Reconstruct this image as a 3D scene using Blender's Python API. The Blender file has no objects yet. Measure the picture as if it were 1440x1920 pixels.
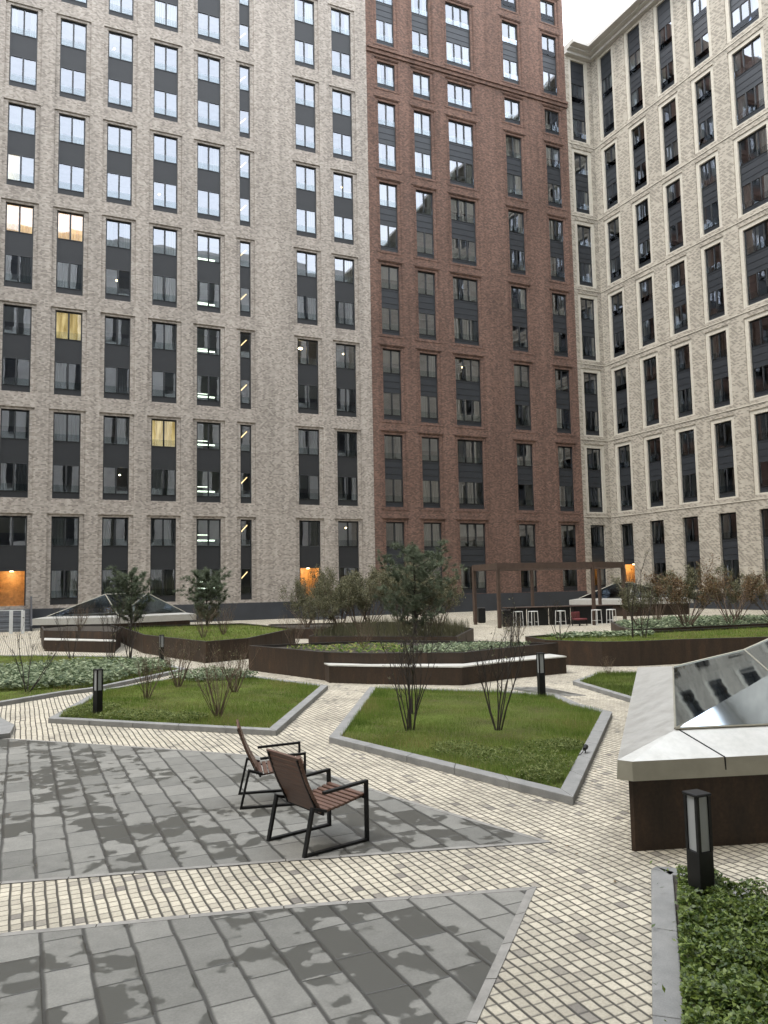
import bpy, math, random
import numpy as np
from mathutils import Matrix, Vector

sc = bpy.context.scene
COL = sc.collection
R = math.radians

# ------------------------------------------------------------------ camera
cam_d = bpy.data.cameras.new('camera')
cam = bpy.data.objects.new('camera', cam_d)
COL.objects.link(cam)
sc.camera = cam
fw = Vector((0.41879701, 0.90364732, 0.08961359)).normalized()
rt = Vector((6.14830470e-04, -2.83652433e-04, -1.30270478e-05)).normalized()
up = rt.cross(fw).normalized()
m = Matrix((rt, up, -fw)).transposed().to_4x4()
m.translation = Vector((0, 0, 2.3))
cam.matrix_world = m
cam_d.sensor_fit = 'VERTICAL'
cam_d.sensor_height = 36.0
cam_d.sensor_width = 27.0
cam_d.lens = 27.686
cam_d.clip_start = 0.05
cam_d.clip_end = 2000

# ------------------------------------------------------------------ world, sun, exposure
SUN_EL, SUN_AZ = R(63), R(262)      # azimuth clockwise from +Y
w = bpy.data.worlds.new('World')
sc.world = w
w.use_nodes = True
nt = w.node_tree
for n in list(nt.nodes):
    nt.nodes.remove(n)
out = nt.nodes.new('ShaderNodeOutputWorld')
bg = nt.nodes.new('ShaderNodeBackground')
bg.inputs['Strength'].default_value = 0.1
sky = nt.nodes.new('ShaderNodeTexSky')
sky.sky_type = 'NISHITA'
sky.sun_disc = False
sky.sun_elevation = SUN_EL
sky.sun_rotation = SUN_AZ
sky.dust_density = 4.0
tc = nt.nodes.new('ShaderNodeTexCoord')
cn = nt.nodes.new('ShaderNodeTexNoise')
cn.inputs['Scale'].default_value = 2.2
cn.inputs['Detail'].default_value = 5
cr = nt.nodes.new('ShaderNodeValToRGB')
cr.color_ramp.elements[0].position = 0.3
cr.color_ramp.elements[0].color = (6.6, 7.2, 8.2, 1)
cr.color_ramp.elements[1].position = 0.72
cr.color_ramp.elements[1].color = (9.8, 10.1, 10.4, 1)
mx = nt.nodes.new('ShaderNodeMixRGB')
mx.inputs['Fac'].default_value = 0.86
nt.links.new(tc.outputs['Generated'], cn.inputs['Vector'])
nt.links.new(cn.outputs['Fac'], cr.inputs['Fac'])
nt.links.new(sky.outputs['Color'], mx.inputs['Color1'])
nt.links.new(cr.outputs['Color'], mx.inputs['Color2'])
nt.links.new(mx.outputs['Color'], bg.inputs['Color'])
nt.links.new(bg.outputs['Background'], out.inputs['Surface'])

sun_d = bpy.data.lights.new('sun', 'SUN')
sun_d.energy = 0.5
sun_d.angle = R(22)
sun_d.color = (1.0, 0.97, 0.92)
sun = bpy.data.objects.new('sun', sun_d)
COL.objects.link(sun)
sdir = Vector((math.sin(SUN_AZ) * math.cos(SUN_EL), math.cos(SUN_AZ) * math.cos(SUN_EL), math.sin(SUN_EL)))
sun.rotation_euler = sdir.to_track_quat('Z', 'Y').to_euler()

sc.view_settings.view_transform = 'Standard'
sc.view_settings.look = 'None'
sc.view_settings.exposure = 2.35
sc.view_settings.gamma = 1.0
sc.cycles.use_denoising = True
sc.cycles.max_bounces = 8
sc.cycles.transparent_max_bounces = 24
sc.cycles.sample_clamp_indirect = 6

# ------------------------------------------------------------------ node / material helpers
class NT:
    def __init__(s, tree):
        s.t = tree
    def n(s, typ, props=None, **ins):
        nd = s.t.nodes.new(typ)
        for k, v in (props or {}).items():
            setattr(nd, k, v)
        for k, v in ins.items():
            key = int(k[1:]) if k[0] == 'i' and k[1:].isdigit() else k.replace('_', ' ')
            s.set(nd, key, v)
        return nd
    def set(s, nd, key, v):
        if isinstance(v, bpy.types.NodeSocket):
            s.t.links.new(v, nd.inputs[key])
        else:
            sock = nd.inputs[key]
            if isinstance(v, (tuple, list)) and len(v) == 3 and sock.type == 'RGBA':
                v = (*v, 1)
            sock.default_value = v
    def math(s, op, a, b=0.0, c=0.0, clamp=False):
        nd = s.n('ShaderNodeMath', {'operation': op, 'use_clamp': clamp}, i0=a, i1=b, i2=c)
        return nd.outputs[0]
    def mix(s, f, a, b, typ='MIX'):
        nd = s.n('ShaderNodeMixRGB', {'blend_type': typ}, i0=f, i1=a, i2=b)
        return nd.outputs[0]
    def noise(s, vec, scale, detail=3, rough=0.5):
        nd = s.n('ShaderNodeTexNoise', None, Vector=vec, Scale=scale, Detail=detail, Roughness=rough)
        return nd.outputs[0]
    def ramp(s, f, *stops):
        nd = s.n('ShaderNodeValToRGB', None, i0=f)
        els = nd.color_ramp.elements
        while len(els) < len(stops):
            els.new(0.5)
        for e, (p, c) in zip(els, stops):
            e.position = p
            e.color = (c, c, c, 1) if not isinstance(c, tuple) else (*c, 1)
        return nd.outputs[0]
    def step(s, x, lo, hi):
        nd = s.n('ShaderNodeMapRange', {'interpolation_type': 'SMOOTHSTEP'}, i0=x, i1=lo, i2=hi, i3=0.0, i4=1.0)
        return nd.outputs[0]

def mat(name, color=(0.5, 0.5, 0.5), rough=0.6, metal=0.0, spec=0.5, fn=None, emit=None, vary=0.0, vscale=8.0, bump=0.0, bscale=60.0):
    mt = bpy.data.materials.new(name)
    mt.use_nodes = True
    t = NT(mt.node_tree)
    b = mt.node_tree.nodes['Principled BSDF']
    b.inputs['Base Color'].default_value = (*color, 1)
    b.inputs['Roughness'].default_value = rough
    b.inputs['Metallic'].default_value = metal
    b.inputs['Specular IOR Level'].default_value = spec
    if emit:
        b.inputs['Emission Color'].default_value = (*emit[0], 1)
        b.inputs['Emission Strength'].default_value = emit[1]
    if vary or bump:
        oc = t.n('ShaderNodeTexCoord').outputs['Object']
        if vary:
            f = t.noise(oc, vscale, 5, 0.65)
            lo = tuple(c * (1 - vary) for c in color)
            hi = tuple(min(1, c * (1 + vary)) for c in color)
            t.set(b, 'Base Color', t.ramp(f, (0.3, lo), (0.7, hi)))
        if bump:
            bn = t.n('ShaderNodeBump', None, Strength=bump, Distance=0.01, Height=t.noise(oc, bscale, 4, 0.6))
            t.set(b, 'Normal', bn.outputs[0])
    if fn:
        fn(t, b)
    return mt

# ------------------------------------------------------------------ mesh helpers
class MB:
    def __init__(s):
        s.v, s.f, s.uv = [], [], []
    def face(s, pts, uv=None):
        i = len(s.v)
        s.v.extend([tuple(p) for p in pts])
        s.f.append(tuple(range(i, i + len(pts))))
        s.uv.extend(uv if uv else [(0, 0)] * len(pts))
    def box(s, x0, x1, y0, y1, z0, z1, M=None):
        P = [(x, y, z) for z in (z0, z1) for y in (y0, y1) for x in (x0, x1)]
        if M is not None:
            P = [tuple(M @ Vector(p)) for p in P]
        for q in ((0, 2, 3, 1), (4, 5, 7, 6), (0, 1, 5, 4), (2, 6, 7, 3), (0, 4, 6, 2), (1, 3, 7, 5)):
            s.face([P[k] for k in q])
    def bevbox(s, x0, x1, y0, y1, z0, z1, b=0.006, M=None):
        P = []
        ring = [(x0 + b, y0), (x1 - b, y0), (x1, y0 + b), (x1, y1 - b), (x1 - b, y1), (x0 + b, y1), (x0, y1 - b), (x0, y0 + b)]
        inner = [(x0 + b, y0 + b), (x1 - b, y0 + b), (x1 - b, y0 + b), (x1 - b, y1 - b), (x1 - b, y1 - b), (x0 + b, y1 - b), (x0 + b, y1 - b), (x0 + b, y0 + b)]
        lv = [[(x, y, z0) for x, y in inner], [(x, y, z0 + b) for x, y in ring], [(x, y, z1 - b) for x, y in ring], [(x, y, z1) for x, y in inner]]
        if M is not None:
            lv = [[tuple(M @ Vector(p)) for p in l] for l in lv]
        for a, c in zip(lv, lv[1:]):
            for k in range(8):
                j = (k + 1) % 8
                s.face([a[k], a[j], c[j], c[k]])
        s.face([lv[0][k] for k in (7, 5, 3, 1)])
        s.face([lv[3][k] for k in (1, 3, 5, 7)])
    def prism(s, poly, z0, z1, top=True, bottom=False):
        n = len(poly)
        for k in range(n):
            a, b = poly[k], poly[(k + 1) % n]
            L = math.hypot(b[0] - a[0], b[1] - a[1])
            s.face([(*a, z0), (*b, z0), (*b, z1), (*a, z1)], [(0, z0), (L, z0), (L, z1), (0, z1)])
        if top:
            s.face([(*p, z1) for p in poly], [p for p in poly])
        if bottom:
            s.face([(*p, z0) for p in reversed(poly)])
    def ringprism(s, outer, inner, z0, z1):
        n = len(outer)
        for k in range(n):
            j = (k + 1) % n
            a, b, c, d = outer[k], outer[j], inner[j], inner[k]
            s.face([(*a, z0), (*b, z0), (*b, z1), (*a, z1)])
            s.face([(*a, z1), (*b, z1), (*c, z1), (*d, z1)])
            s.face([(*d, z1), (*c, z1), (*c, z0), (*d, z0)])
    def tube(s, pts, rads, sides=6, cap=True):
        pts = [Vector(p) for p in pts]
        if not isinstance(rads, (list, tuple)):
            rads = [rads] * len(pts)
        rings = []
        for i, p in enumerate(pts):
            d = (pts[min(i + 1, len(pts) - 1)] - pts[max(i - 1, 0)]).normalized()
            a = d.cross(Vector((0, 0, 1)) if abs(d.z) < 0.9 else Vector((1, 0, 0))).normalized()
            b = d.cross(a)
            rings.append([tuple(p + (a * math.cos(t) + b * math.sin(t)) * rads[i]) for t in [2 * math.pi * k / sides for k in range(sides)]])
        base = len(s.v)
        for r in rings:
            s.v.extend(r)
        for i in range(len(rings) - 1):
            for k in range(sides):
                j = (k + 1) % sides
                s.f.append((base + i * sides + k, base + i * sides + j, base + (i + 1) * sides + j, base + (i + 1) * sides + k))
                s.uv.extend([(0, 0)] * 4)
        if cap:
            for r in (rings[0], rings[-1]):
                s.face(r)
    def bar(s, pts, w, t, side):
        """flat bar of width w (along side vector) and thickness t along a polyline"""
        pts = [Vector(p) for p in pts]
        side = Vector(side).normalized()
        rings = []
        for i, p in enumerate(pts):
            d1 = (pts[i] - pts[i - 1]).normalized() if i else (pts[1] - pts[0]).normalized()
            d2 = (pts[i + 1] - pts[i]).normalized() if i < len(pts) - 1 else d1
            n1, n2 = side.cross(d1), side.cross(d2)
            nn = (n1 + n2).normalized()
            k = 1 / max(0.3, nn.dot(n1))
            o = nn * (t / 2 * k)
            h = side * (w / 2)
            rings.append([p - o - h, p - o + h, p + o + h, p + o - h])
        for a, b in zip(rings, rings[1:]):
            for k in range(4):
                j = (k + 1) % 4
                s.face([a[k], a[j], b[j], b[k]])
        s.face(rings[0])
        s.face(rings[-1])
    def mesh(s, name, material):
        me = bpy.data.meshes.new(name)
        me.from_pydata(s.v, [], s.f)
        if any(u != (0, 0) for u in s.uv):
            uvl = me.uv_layers.new(name='UVMap')
            flat = np.array(s.uv, dtype=np.float32).ravel()
            uvl.data.foreach_set('uv', flat)
        me.materials.append(material)
        me.update()
        return me
    def build(s, name, material, parent=None, smooth=False):
        return obj(name, s.mesh(name, material), parent, smooth)

def obj(name, me, parent=None, smooth=False):
    o = bpy.data.objects.new(name, me)
    COL.objects.link(o)
    if parent:
        o.parent = parent
    if smooth:
        me.polygons.foreach_set('use_smooth', [True] * len(me.polygons))
    return o

def fix_normals(o):
    import bmesh
    bm = bmesh.new()
    bm.from_mesh(o.data)
    bmesh.ops.remove_doubles(bm, verts=bm.verts, dist=1e-5)
    bmesh.ops.recalc_face_normals(bm, faces=bm.faces)
    bm.to_mesh(o.data)
    bm.free()
    return o

def npmesh(name, V, k, material, attr=None):
    """mesh of disjoint k-gons from an (n*k,3) array"""
    n = len(V) // k
    me = bpy.data.meshes.new(name)
    me.vertices.add(len(V))
    me.vertices.foreach_set('co', V.astype(np.float32).ravel())
    me.loops.add(len(V))
    me.loops.foreach_set('vertex_index', np.arange(len(V), dtype=np.int32))
    me.polygons.add(n)
    me.polygons.foreach_set('loop_start', np.arange(0, len(V), k, dtype=np.int32))
    me.polygons.foreach_set('loop_total', np.full(n, k, dtype=np.int32))
    if attr is not None:
        at = me.attributes.new('tint', 'FLOAT', 'FACE')
        at.data.foreach_set('value', attr.astype(np.float32))
    me.materials.append(material)
    me.update(calc_edges=True)
    me.validate()
    return me

def tag(o, label, cat=None, group=None, kind=None):
    if label:
        o['label'] = label
    if cat:
        o['category'] = cat
    if group:
        o['group'] = group
    if kind:
        o['kind'] = kind
    return o

def thing(name, label, cat, loc=(0, 0, 0), rz=0.0, group=None):
    o = bpy.data.objects.new(name, None)
    COL.objects.link(o)
    o.empty_display_size = 0.2
    o.location = loc
    o.rotation_euler = (0, 0, rz)
    return tag(o, label, cat, group)

def copy_tree(o, parent=None):
    c = o.copy()
    COL.objects.link(c)
    if parent:
        c.parent = parent
    for ch in list(o.children):
        copy_tree(ch, c)
    return c

def struct(name, mb, material):
    o = mb.build(name, material)
    o['kind'] = 'structure'
    return o

def inset(poly, d):
    """inset a polygon (either winding) by d"""
    n = len(poly)
    A = sum(poly[i][0] * poly[(i + 1) % n][1] - poly[(i + 1) % n][0] * poly[i][1] for i in range(n))
    sgn = 1 if A > 0 else -1
    res = []
    for i in range(n):
        p0, p1, p2 = Vector(poly[i - 1]), Vector(poly[i]), Vector(poly[(i + 1) % n])
        d1, d2 = (p1 - p0).normalized(), (p2 - p1).normalized()
        n1, n2 = Vector((-d1.y, d1.x)) * sgn, Vector((-d2.y, d2.x)) * sgn
        nn = (n1 + n2)
        if nn.length < 1e-4:
            nn = n1
        nn.normalize()
        k = min(3.0, 1 / max(0.25, nn.dot(n1)))
        q = p1 + nn * d * k
        res.append((q.x, q.y))
    return res

def in_poly(P, poly):
    x, y = P[:, 0], P[:, 1]
    c = np.zeros(len(P), bool)
    n = len(poly)
    for i in range(n):
        x0, y0 = poly[i]
        x1, y1 = poly[(i + 1) % n]
        cond = (y0 > y) != (y1 > y)
        with np.errstate(divide='ignore', invalid='ignore'):
            xi = (x1 - x0) * (y - y0) / (y1 - y0 + 1e-12) + x0
        c ^= cond & (x < xi)
    return c

def scatter(poly, n, rng):
    a = np.array(poly)
    lo, hi = a.min(0), a.max(0)
    res = np.zeros((0, 2))
    while len(res) < n:
        P = lo + rng.random((n * 2, 2)) * (hi - lo)
        res = np.concatenate([res, P[in_poly(P, poly)]])
    return res[:n]

# ------------------------------------------------------------------ materials
def m_brick(name, c1, c2, c3, bw, bh, mortar, big=0.25, bumpy=0.4, jit=1.0):
    def fn(t, b):
        uv = t.n('ShaderNodeTexCoord').outputs['UV']
        sp = t.n('ShaderNodeSeparateXYZ', None, i0=uv)
        row = t.math('FLOOR', t.math('DIVIDE', sp.outputs[1], bh))
        off = t.math('MULTIPLY', t.math('MODULO', row, 2.0), 0.5)
        u = t.math('ADD', t.math('DIVIDE', sp.outputs[0], bw), off)
        colm = t.math('FLOOR', u)
        cell = t.n('ShaderNodeCombineXYZ', None, i0=colm, i1=row)
        wn = t.n('ShaderNodeTexWhiteNoise', {'noise_dimensions': '2D'}, Vector=cell.outputs[0])
        f = wn.outputs['Value']
        col = t.ramp(f, (0.0, c1), (0.45, c2), (0.8, c3), (1.0, c1))
        fu = t.math('FRACT', u)
        fv = t.math('FRACT', t.math('DIVIDE', sp.outputs[1], bh))
        mu = t.math('MULTIPLY', t.math('LESS_THAN', fu, 0.05), 1.0)
        mv = t.math('LESS_THAN', fv, 0.14)
        mm = t.math('MAXIMUM', mu, mv)
        col = t.mix(t.math('MULTIPLY', mm, 0.7), col, mortar)
        oc = t.n('ShaderNodeTexCoord').outputs['UV']
        st = t.n('ShaderNodeMapping', None, Vector=oc, Scale=(1.0, 0.25, 1.0))
        g = t.noise(st.outputs[0], 0.45, 5, 0.6)
        col = t.mix(1.0, col, t.ramp(g, (0.3, 1 - big), (0.7, 1 + big * 0.4)), 'MULTIPLY')
        sk = t.n('ShaderNodeMapping', None, Vector=oc, Scale=(1.9, 0.055, 1.0))
        col = t.mix(1.0, col, t.ramp(t.noise(sk.outputs[0], 1.0, 4, 0.6), (0.32, 0.84), (0.62, 1.05)), 'MULTIPLY')
        t.set(b, 'Base Color', col)
        bn = t.n('ShaderNodeBump', None, Strength=bumpy, Distance=0.02, Height=t.math('ADD', t.math('MULTIPLY', f, jit), t.math('MULTIPLY', mm, -1.0)))
        t.set(b, 'Normal', bn.outputs[0])
    return mat(name, rough=0.9, spec=0.2, fn=fn)

M_brickA = m_brick('beige_brick', (0.425, 0.378, 0.325), (0.33, 0.29, 0.247), (0.222, 0.192, 0.162), 0.15, 0.085, (0.33, 0.305, 0.275), 0.10, 0.4)
M_brickB = m_brick('red_brick', (0.205, 0.123, 0.091), (0.145, 0.087, 0.066), (0.095, 0.063, 0.05), 0.16, 0.085, (0.15, 0.11, 0.095), 0.2, 0.4)

def fn_cream(t, b):
    uv = t.n('ShaderNodeTexCoord').outputs['UV']
    sp = t.n('ShaderNodeSeparateXYZ', None, i0=uv)
    bw, bh = 0.30, 0.105
    row = t.math('FLOOR', t.math('DIVIDE', sp.outputs[1], bh))
    off = t.math('MULTIPLY', t.math('MODULO', row, 3.0), 0.37)
    u = t.math('ADD', t.math('DIVIDE', sp.outputs[0], bw), off)
    cell = t.n('ShaderNodeCombineXYZ', None, i0=t.math('FLOOR', u), i1=row)
    wn = t.n('ShaderNodeTexWhiteNoise', {'noise_dimensions': '2D'}, Vector=cell.outputs[0]).outputs['Value']
    fu = t.math('FRACT', u)
    fv = t.math('FRACT', t.math('DIVIDE', sp.outputs[1], bh))
    # diagonal soft dash in every other brick
    dash = t.math('MULTIPLY', t.math('LESS_THAN', t.math('ABSOLUTE', t.math('SUBTRACT', fu, 0.45)), 0.33), t.math('LESS_THAN', t.math('ABSOLUTE', t.math('SUBTRACT', fv, t.math('MULTIPLY_ADD', fu, -0.4, 0.7))), 0.32))
    dash = t.math('MULTIPLY', dash, t.math('GREATER_THAN', wn, 0.42))
    col = t.mix(wn, (0.375, 0.34, 0.28), (0.30, 0.27, 0.22))
    col = t.mix(t.math('MULTIPLY', dash, 0.8), col, (0.185, 0.165, 0.138))
    sk = t.n('ShaderNodeMapping', None, Vector=uv, Scale=(1.7, 0.06, 1.0))
    col = t.mix(1.0, col, t.ramp(t.noise(sk.outputs[0], 1.0, 4, 0.6), (0.32, 0.86), (0.62, 1.06)), 'MULTIPLY')
    t.set(b, 'Base Color', col)
    bn = t.n('ShaderNodeBump', None, Strength=0.5, Distance=0.03, Height=t.math('MULTIPLY', dash, -1.0))
    t.set(b, 'Normal', bn.outputs[0])
M_brickC = mat('cream_patterned_brick', rough=0.9, spec=0.2, fn=fn_cream)
M_cream = mat('cream_smooth_brick', (0.45, 0.415, 0.345), 0.85, spec=0.2, vary=0.12, vscale=6, bump=0.2)
M_cornice = mat('pale_cornice', (0.46, 0.44, 0.40), 0.6, vary=0.1, vscale=1.2)
M_anthra = mat('anthracite_metal', (0.018, 0.02, 0.021), 0.5, spec=0.5, vary=0.12, vscale=2)
M_spandA = mat('anthracite_panel', (0.021, 0.022, 0.023), 0.5, spec=0.35, vary=0.12, vscale=0.8)
M_spandB = mat('blue_grey_panel', (0.024, 0.027, 0.031), 0.45, spec=0.4, vary=0.14, vscale=1.0)
M_plinth = mat('dark_plinth', (0.028, 0.031, 0.036), 0.55, vary=0.2, vscale=0.6)

def glass(name, ior=1.9, tint=(0.93, 0.96, 0.95), gloss=(0.86, 0.9, 0.97), rough=0.004, wave=0.05):
    mt = bpy.data.materials.new(name)
    mt.use_nodes = True
    t = NT(mt.node_tree)
    mt.node_tree.nodes.remove(mt.node_tree.nodes['Principled BSDF'])
    o = mt.node_tree.nodes['Material Output']
    oc = t.n('ShaderNodeTexCoord').outputs['Object']
    bn = t.n('ShaderNodeBump', None, Strength=wave, Distance=0.02, Height=t.noise(oc, 1.3, 1, 0.4))
    fr = t.n('ShaderNodeFresnel', None, IOR=ior, Normal=bn.outputs[0])
    tr = t.n('ShaderNodeBsdfTransparent', None, Color=tint)
    gl = t.n('ShaderNodeBsdfGlossy', None, Color=gloss, Roughness=rough, Normal=bn.outputs[0])
    mxn = t.n('ShaderNodeMixShader', None, i0=fr.outputs[0], i1=tr.outputs[0], i2=gl.outputs[0])
    t.set(o, 'Surface', mxn.outputs[0])
    return mt
M_glass = glass('window_glass', 2.85)
M_guard = glass('guard_glass', 1.33, (0.9, 0.92, 0.92))
M_skyglass = glass('skylight_glass', 1.72, (0.5, 0.54, 0.56), (0.52, 0.6, 0.68), 0.045, 0.12)

def fn_curtain(t, b):
    info = t.n('ShaderNodeObjectInfo').outputs['Random']
    c = t.ramp(info, (0.0, (0.4, 0.41, 0.41)), (0.35, (0.75, 0.76, 0.73)), (0.7, (0.68, 0.64, 0.54)), (1.0, (0.3, 0.32, 0.34)))
    t.set(b, 'Base Color', c)
M_curtain = mat('curtain_cloth', rough=0.95, spec=0.1, fn=fn_curtain)
M_litcurtain = mat('lit_amber_curtain', (0.5, 0.38, 0.2), 0.9, fn=lambda t, b: (
    t.set(b, 'Emission Color', t.ramp(t.noise(t.n('ShaderNodeMapping', None, Vector=t.n('ShaderNodeTexCoord').outputs['Object'], Scale=(7, 1, 0.6)).outputs[0], 1.0, 2), (0.35, (0.45, 0.2, 0.04)), (0.7, (1.0, 0.62, 0.22)))),
    t.set(b, 'Emission Strength', 0.2)))
M_lityellow = mat('lit_yellow_room', (0.5, 0.45, 0.25), 0.9, fn=lambda t, b: (
    t.set(b, 'Emission Color', t.ramp(t.noise(t.n('ShaderNodeMapping', None, Vector=t.n('ShaderNodeTexCoord').outputs['Object'], Scale=(4, 1, 0.9)).outputs[0], 1.0, 2), (0.35, (0.35, 0.24, 0.08)), (0.7, (1.0, 0.8, 0.42)))),
    t.set(b, 'Emission Strength', 0.15)))
M_room = mat('dark_interior', (0.34, 0.335, 0.32), 0.95, vary=0.3, vscale=0.5)
M_tube = mat('fluorescent_tube', (0.9, 0.95, 0.85), 0.4, emit=((0.86, 1.0, 0.78), 0.7))
M_warmtube = mat('warm_stair_light', (0.9, 0.8, 0.6), 0.4, emit=((1.0, 0.72, 0.35), 0.5))
M_bulb = mat('warm_lamp', (1, 0.9, 0.7), 0.4, emit=((1.0, 0.78, 0.42), 7.0))
M_ent = mat('varnished_wood', (0.42, 0.24, 0.09), 0.5, vary=0.35, vscale=5)

# ground
def fn_setts(t, b):
    geo = t.n('ShaderNodeNewGeometry').outputs['Position']
    wob = t.n('ShaderNodeTexNoise', None, Vector=geo, Scale=1.6, Detail=2.0)
    wv = t.n('ShaderNodeVectorMath', {'operation': 'MULTIPLY_ADD'}, i0=wob.outputs['Color'], i1=(0.04, 0.04, 0.0), i2=geo)
    sp = t.n('ShaderNodeSeparateXYZ', None, i0=wv.outputs[0])
    u = t.math('DIVIDE', sp.outputs[0], 0.081)
    cu = t.math('FLOOR', u)
    ro = t.n('ShaderNodeTexWhiteNoise', {'noise_dimensions': '1D'}, W=cu).outputs['Value']
    v = t.math('ADD', t.math('DIVIDE', sp.outputs[1], 0.095), t.math('MULTIPLY', ro, 0.35))
    cv = t.math('FLOOR', v)
    cell = t.n('ShaderNodeCombineXYZ', None, i0=cu, i1=cv)
    wn = t.n('ShaderNodeTexWhiteNoise', {'noise_dimensions': '2D'}, Vector=cell.outputs[0])
    f = wn.outputs['Value']
    base = t.ramp(f, (0.0, (0.52, 0.47, 0.37)), (0.5, (0.455, 0.412, 0.322)), (0.93, (0.375, 0.338, 0.265)), (0.972, (0.28, 0.255, 0.21)), (1.0, (0.19, 0.17, 0.145)))
    fu, fv = t.math('FRACT', u), t.math('FRACT', v)
    ju = t.math('SUBTRACT', 1.0, t.math('MULTIPLY', t.step(fu, 0.10, 0.25), t.math('SUBTRACT', 1.0, t.step(fu, 0.95, 1.0))))
    jv = t.math('SUBTRACT', 1.0, t.math('MULTIPLY', t.step(fv, 0.04, 0.19), t.math('SUBTRACT', 1.0, t.step(fv, 0.96, 1.0))))
    jv = t.math('MULTIPLY', jv, 0.72)
    j = t.math('MAXIMUM', ju, jv)
    dirt = t.noise(geo, 0.9, 5, 0.65)
    base = t.mix(1.0, base, t.ramp(dirt, (0.25, 0.72), (0.65, 1.06)), 'MULTIPLY')
    fine = t.noise(geo, 55.0, 3, 0.6)
    base = t.mix(1.0, base, t.ramp(fine, (0.3, 0.8), (0.7, 1.12)), 'MULTIPLY')
    col = t.mix(t.math('MULTIPLY', j, 0.93), base, (0.02, 0.017, 0.012))
    t.set(b, 'Base Color', col)
    t.set(b, 'Roughness', t.ramp(dirt, (0.3, 0.42), (0.6, 0.75)))
    hgt = t.math('ADD', t.math('MULTIPLY', j, -1.0), t.math('MULTIPLY', f, 0.25))
    bn = t.n('ShaderNodeBump', None, Strength=0.7, Distance=0.012, Height=hgt)
    t.set(b, 'Normal', bn.outputs[0])
M_setts = mat('pale_setts', spec=0.4, fn=fn_setts)

def fn_slabs(t, b):
    geo = t.n('ShaderNodeNewGeometry').outputs['Position']
    wob = t.n('ShaderNodeTexNoise', None, Vector=geo, Scale=2.0, Detail=2.0)
    wv = t.n('ShaderNodeVectorMath', {'operation': 'MULTIPLY_ADD'}, i0=wob.outputs['Color'], i1=(0.035, 0.03, 0.0), i2=geo)
    sp = t.n('ShaderNodeSeparateXYZ', None, i0=wv.outputs[0])
    u = t.math('DIVIDE', t.math('ADD', sp.outputs[0], 0.085), 0.271)
    cu = t.math('FLOOR', u)
    ro = t.n('ShaderNodeTexWhiteNoise', {'noise_dimensions': '1D'}, W=cu).outputs['Value']
    v = t.math('ADD', t.math('DIVIDE', sp.outputs[1], 0.455), t.math('MULTIPLY', ro, 1.0))
    cv = t.math('FLOOR', v)
    cell = t.n('ShaderNodeCombineXYZ', None, i0=cu, i1=cv)
    f = t.n('ShaderNodeTexWhiteNoise', {'noise_dimensions': '2D'}, Vector=cell.outputs[0]).outputs['Value']
    base = t.mix(f, (0.135, 0.132, 0.117), (0.205, 0.199, 0.177))
    fu, fv = t.math('FRACT', u), t.math('FRACT', v)
    ju = t.math('SUBTRACT', 1.0, t.math('MULTIPLY', t.step(fu, 0.03, 0.11), t.math('SUBTRACT', 1.0, t.step(fu, 0.955, 1.0))))
    jv = t.math('SUBTRACT', 1.0, t.math('MULTIPLY', t.step(fv, 0.005, 0.03), t.math('SUBTRACT', 1.0, t.step(fv, 0.98, 1.0))))
    j = t.math('MAXIMUM', ju, jv)
    # wet patches, held in the middle of single slabs and along their joints
    cell_off = t.n('ShaderNodeTexWhiteNoise', {'noise_dimensions': '2D'}, Vector=cell.outputs[0]).outputs['Color']
    own = t.n('ShaderNodeVectorMath', {'operation': 'MULTIPLY_ADD'}, i0=cell_off, i1=(31.0, 37.0, 19.0), i2=geo).outputs[0]
    n1 = t.math('ADD', t.math('MULTIPLY', t.noise(own, 4.4, 2, 0.4), 0.85), t.math('MULTIPLY', t.noise(geo, 14.0, 3, 0.5), 0.15))
    n2 = t.noise(geo, 0.7, 2, 0.5)
    cellw = t.n('ShaderNodeTexWhiteNoise', {'noise_dimensions': '3D'}, Vector=t.n('ShaderNodeCombineXYZ', None, i0=cu, i1=cv, i2=7.0).outputs[0]).outputs['Value']
    wsum = t.math('ADD', t.math('ADD', n1, t.math('MULTIPLY', n2, 0.8)), t.math('MULTIPLY', cellw, 0.2))
    wsum = t.math('ADD', wsum, t.math('MULTIPLY', t.math('MAXIMUM', t.math('SUBTRACT', 1.0, t.step(fu, 0.0, 0.22)), t.step(fu, 0.85, 1.0)), 0.045))
    wet = t.step(wsum, 1.055, 1.095)
    fine = t.noise(geo, 70.0, 4, 0.65)
    base = t.mix(1.0, base, t.ramp(fine, (0.3, 0.84), (0.7, 1.12)), 'MULTIPLY')
    mid = t.noise(geo, 6.0, 4, 0.6)
    base = t.mix(1.0, base, t.ramp(mid, (0.3, 0.86), (0.7, 1.08)), 'MULTIPLY')
    col = t.mix(t.math('MULTIPLY', wet, 0.95), base, (0.032, 0.031, 0.026))
    halo = t.math('MULTIPLY', t.step(wsum, 0.99, 1.08), 0.3)
    col = t.mix(halo, col, (0.12, 0.118, 0.10))
    col = t.mix(t.math('MULTIPLY', j, 0.93), col, (0.034, 0.032, 0.027))
    t.set(b, 'Base Color', col)
    t.set(b, 'Roughness', t.math('MULTIPLY_ADD', wet, -0.32, 0.72))
    bn = t.n('ShaderNodeBump', None, Strength=0.6, Distance=0.01, Height=t.math('ADD', t.math('MULTIPLY', j, -1.0), t.math('MULTIPLY', fine, 0.08)))
    t.set(b, 'Normal', bn.outputs[0])
M_slabs = mat('grey_slabs', spec=0.4, fn=fn_slabs)

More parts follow.
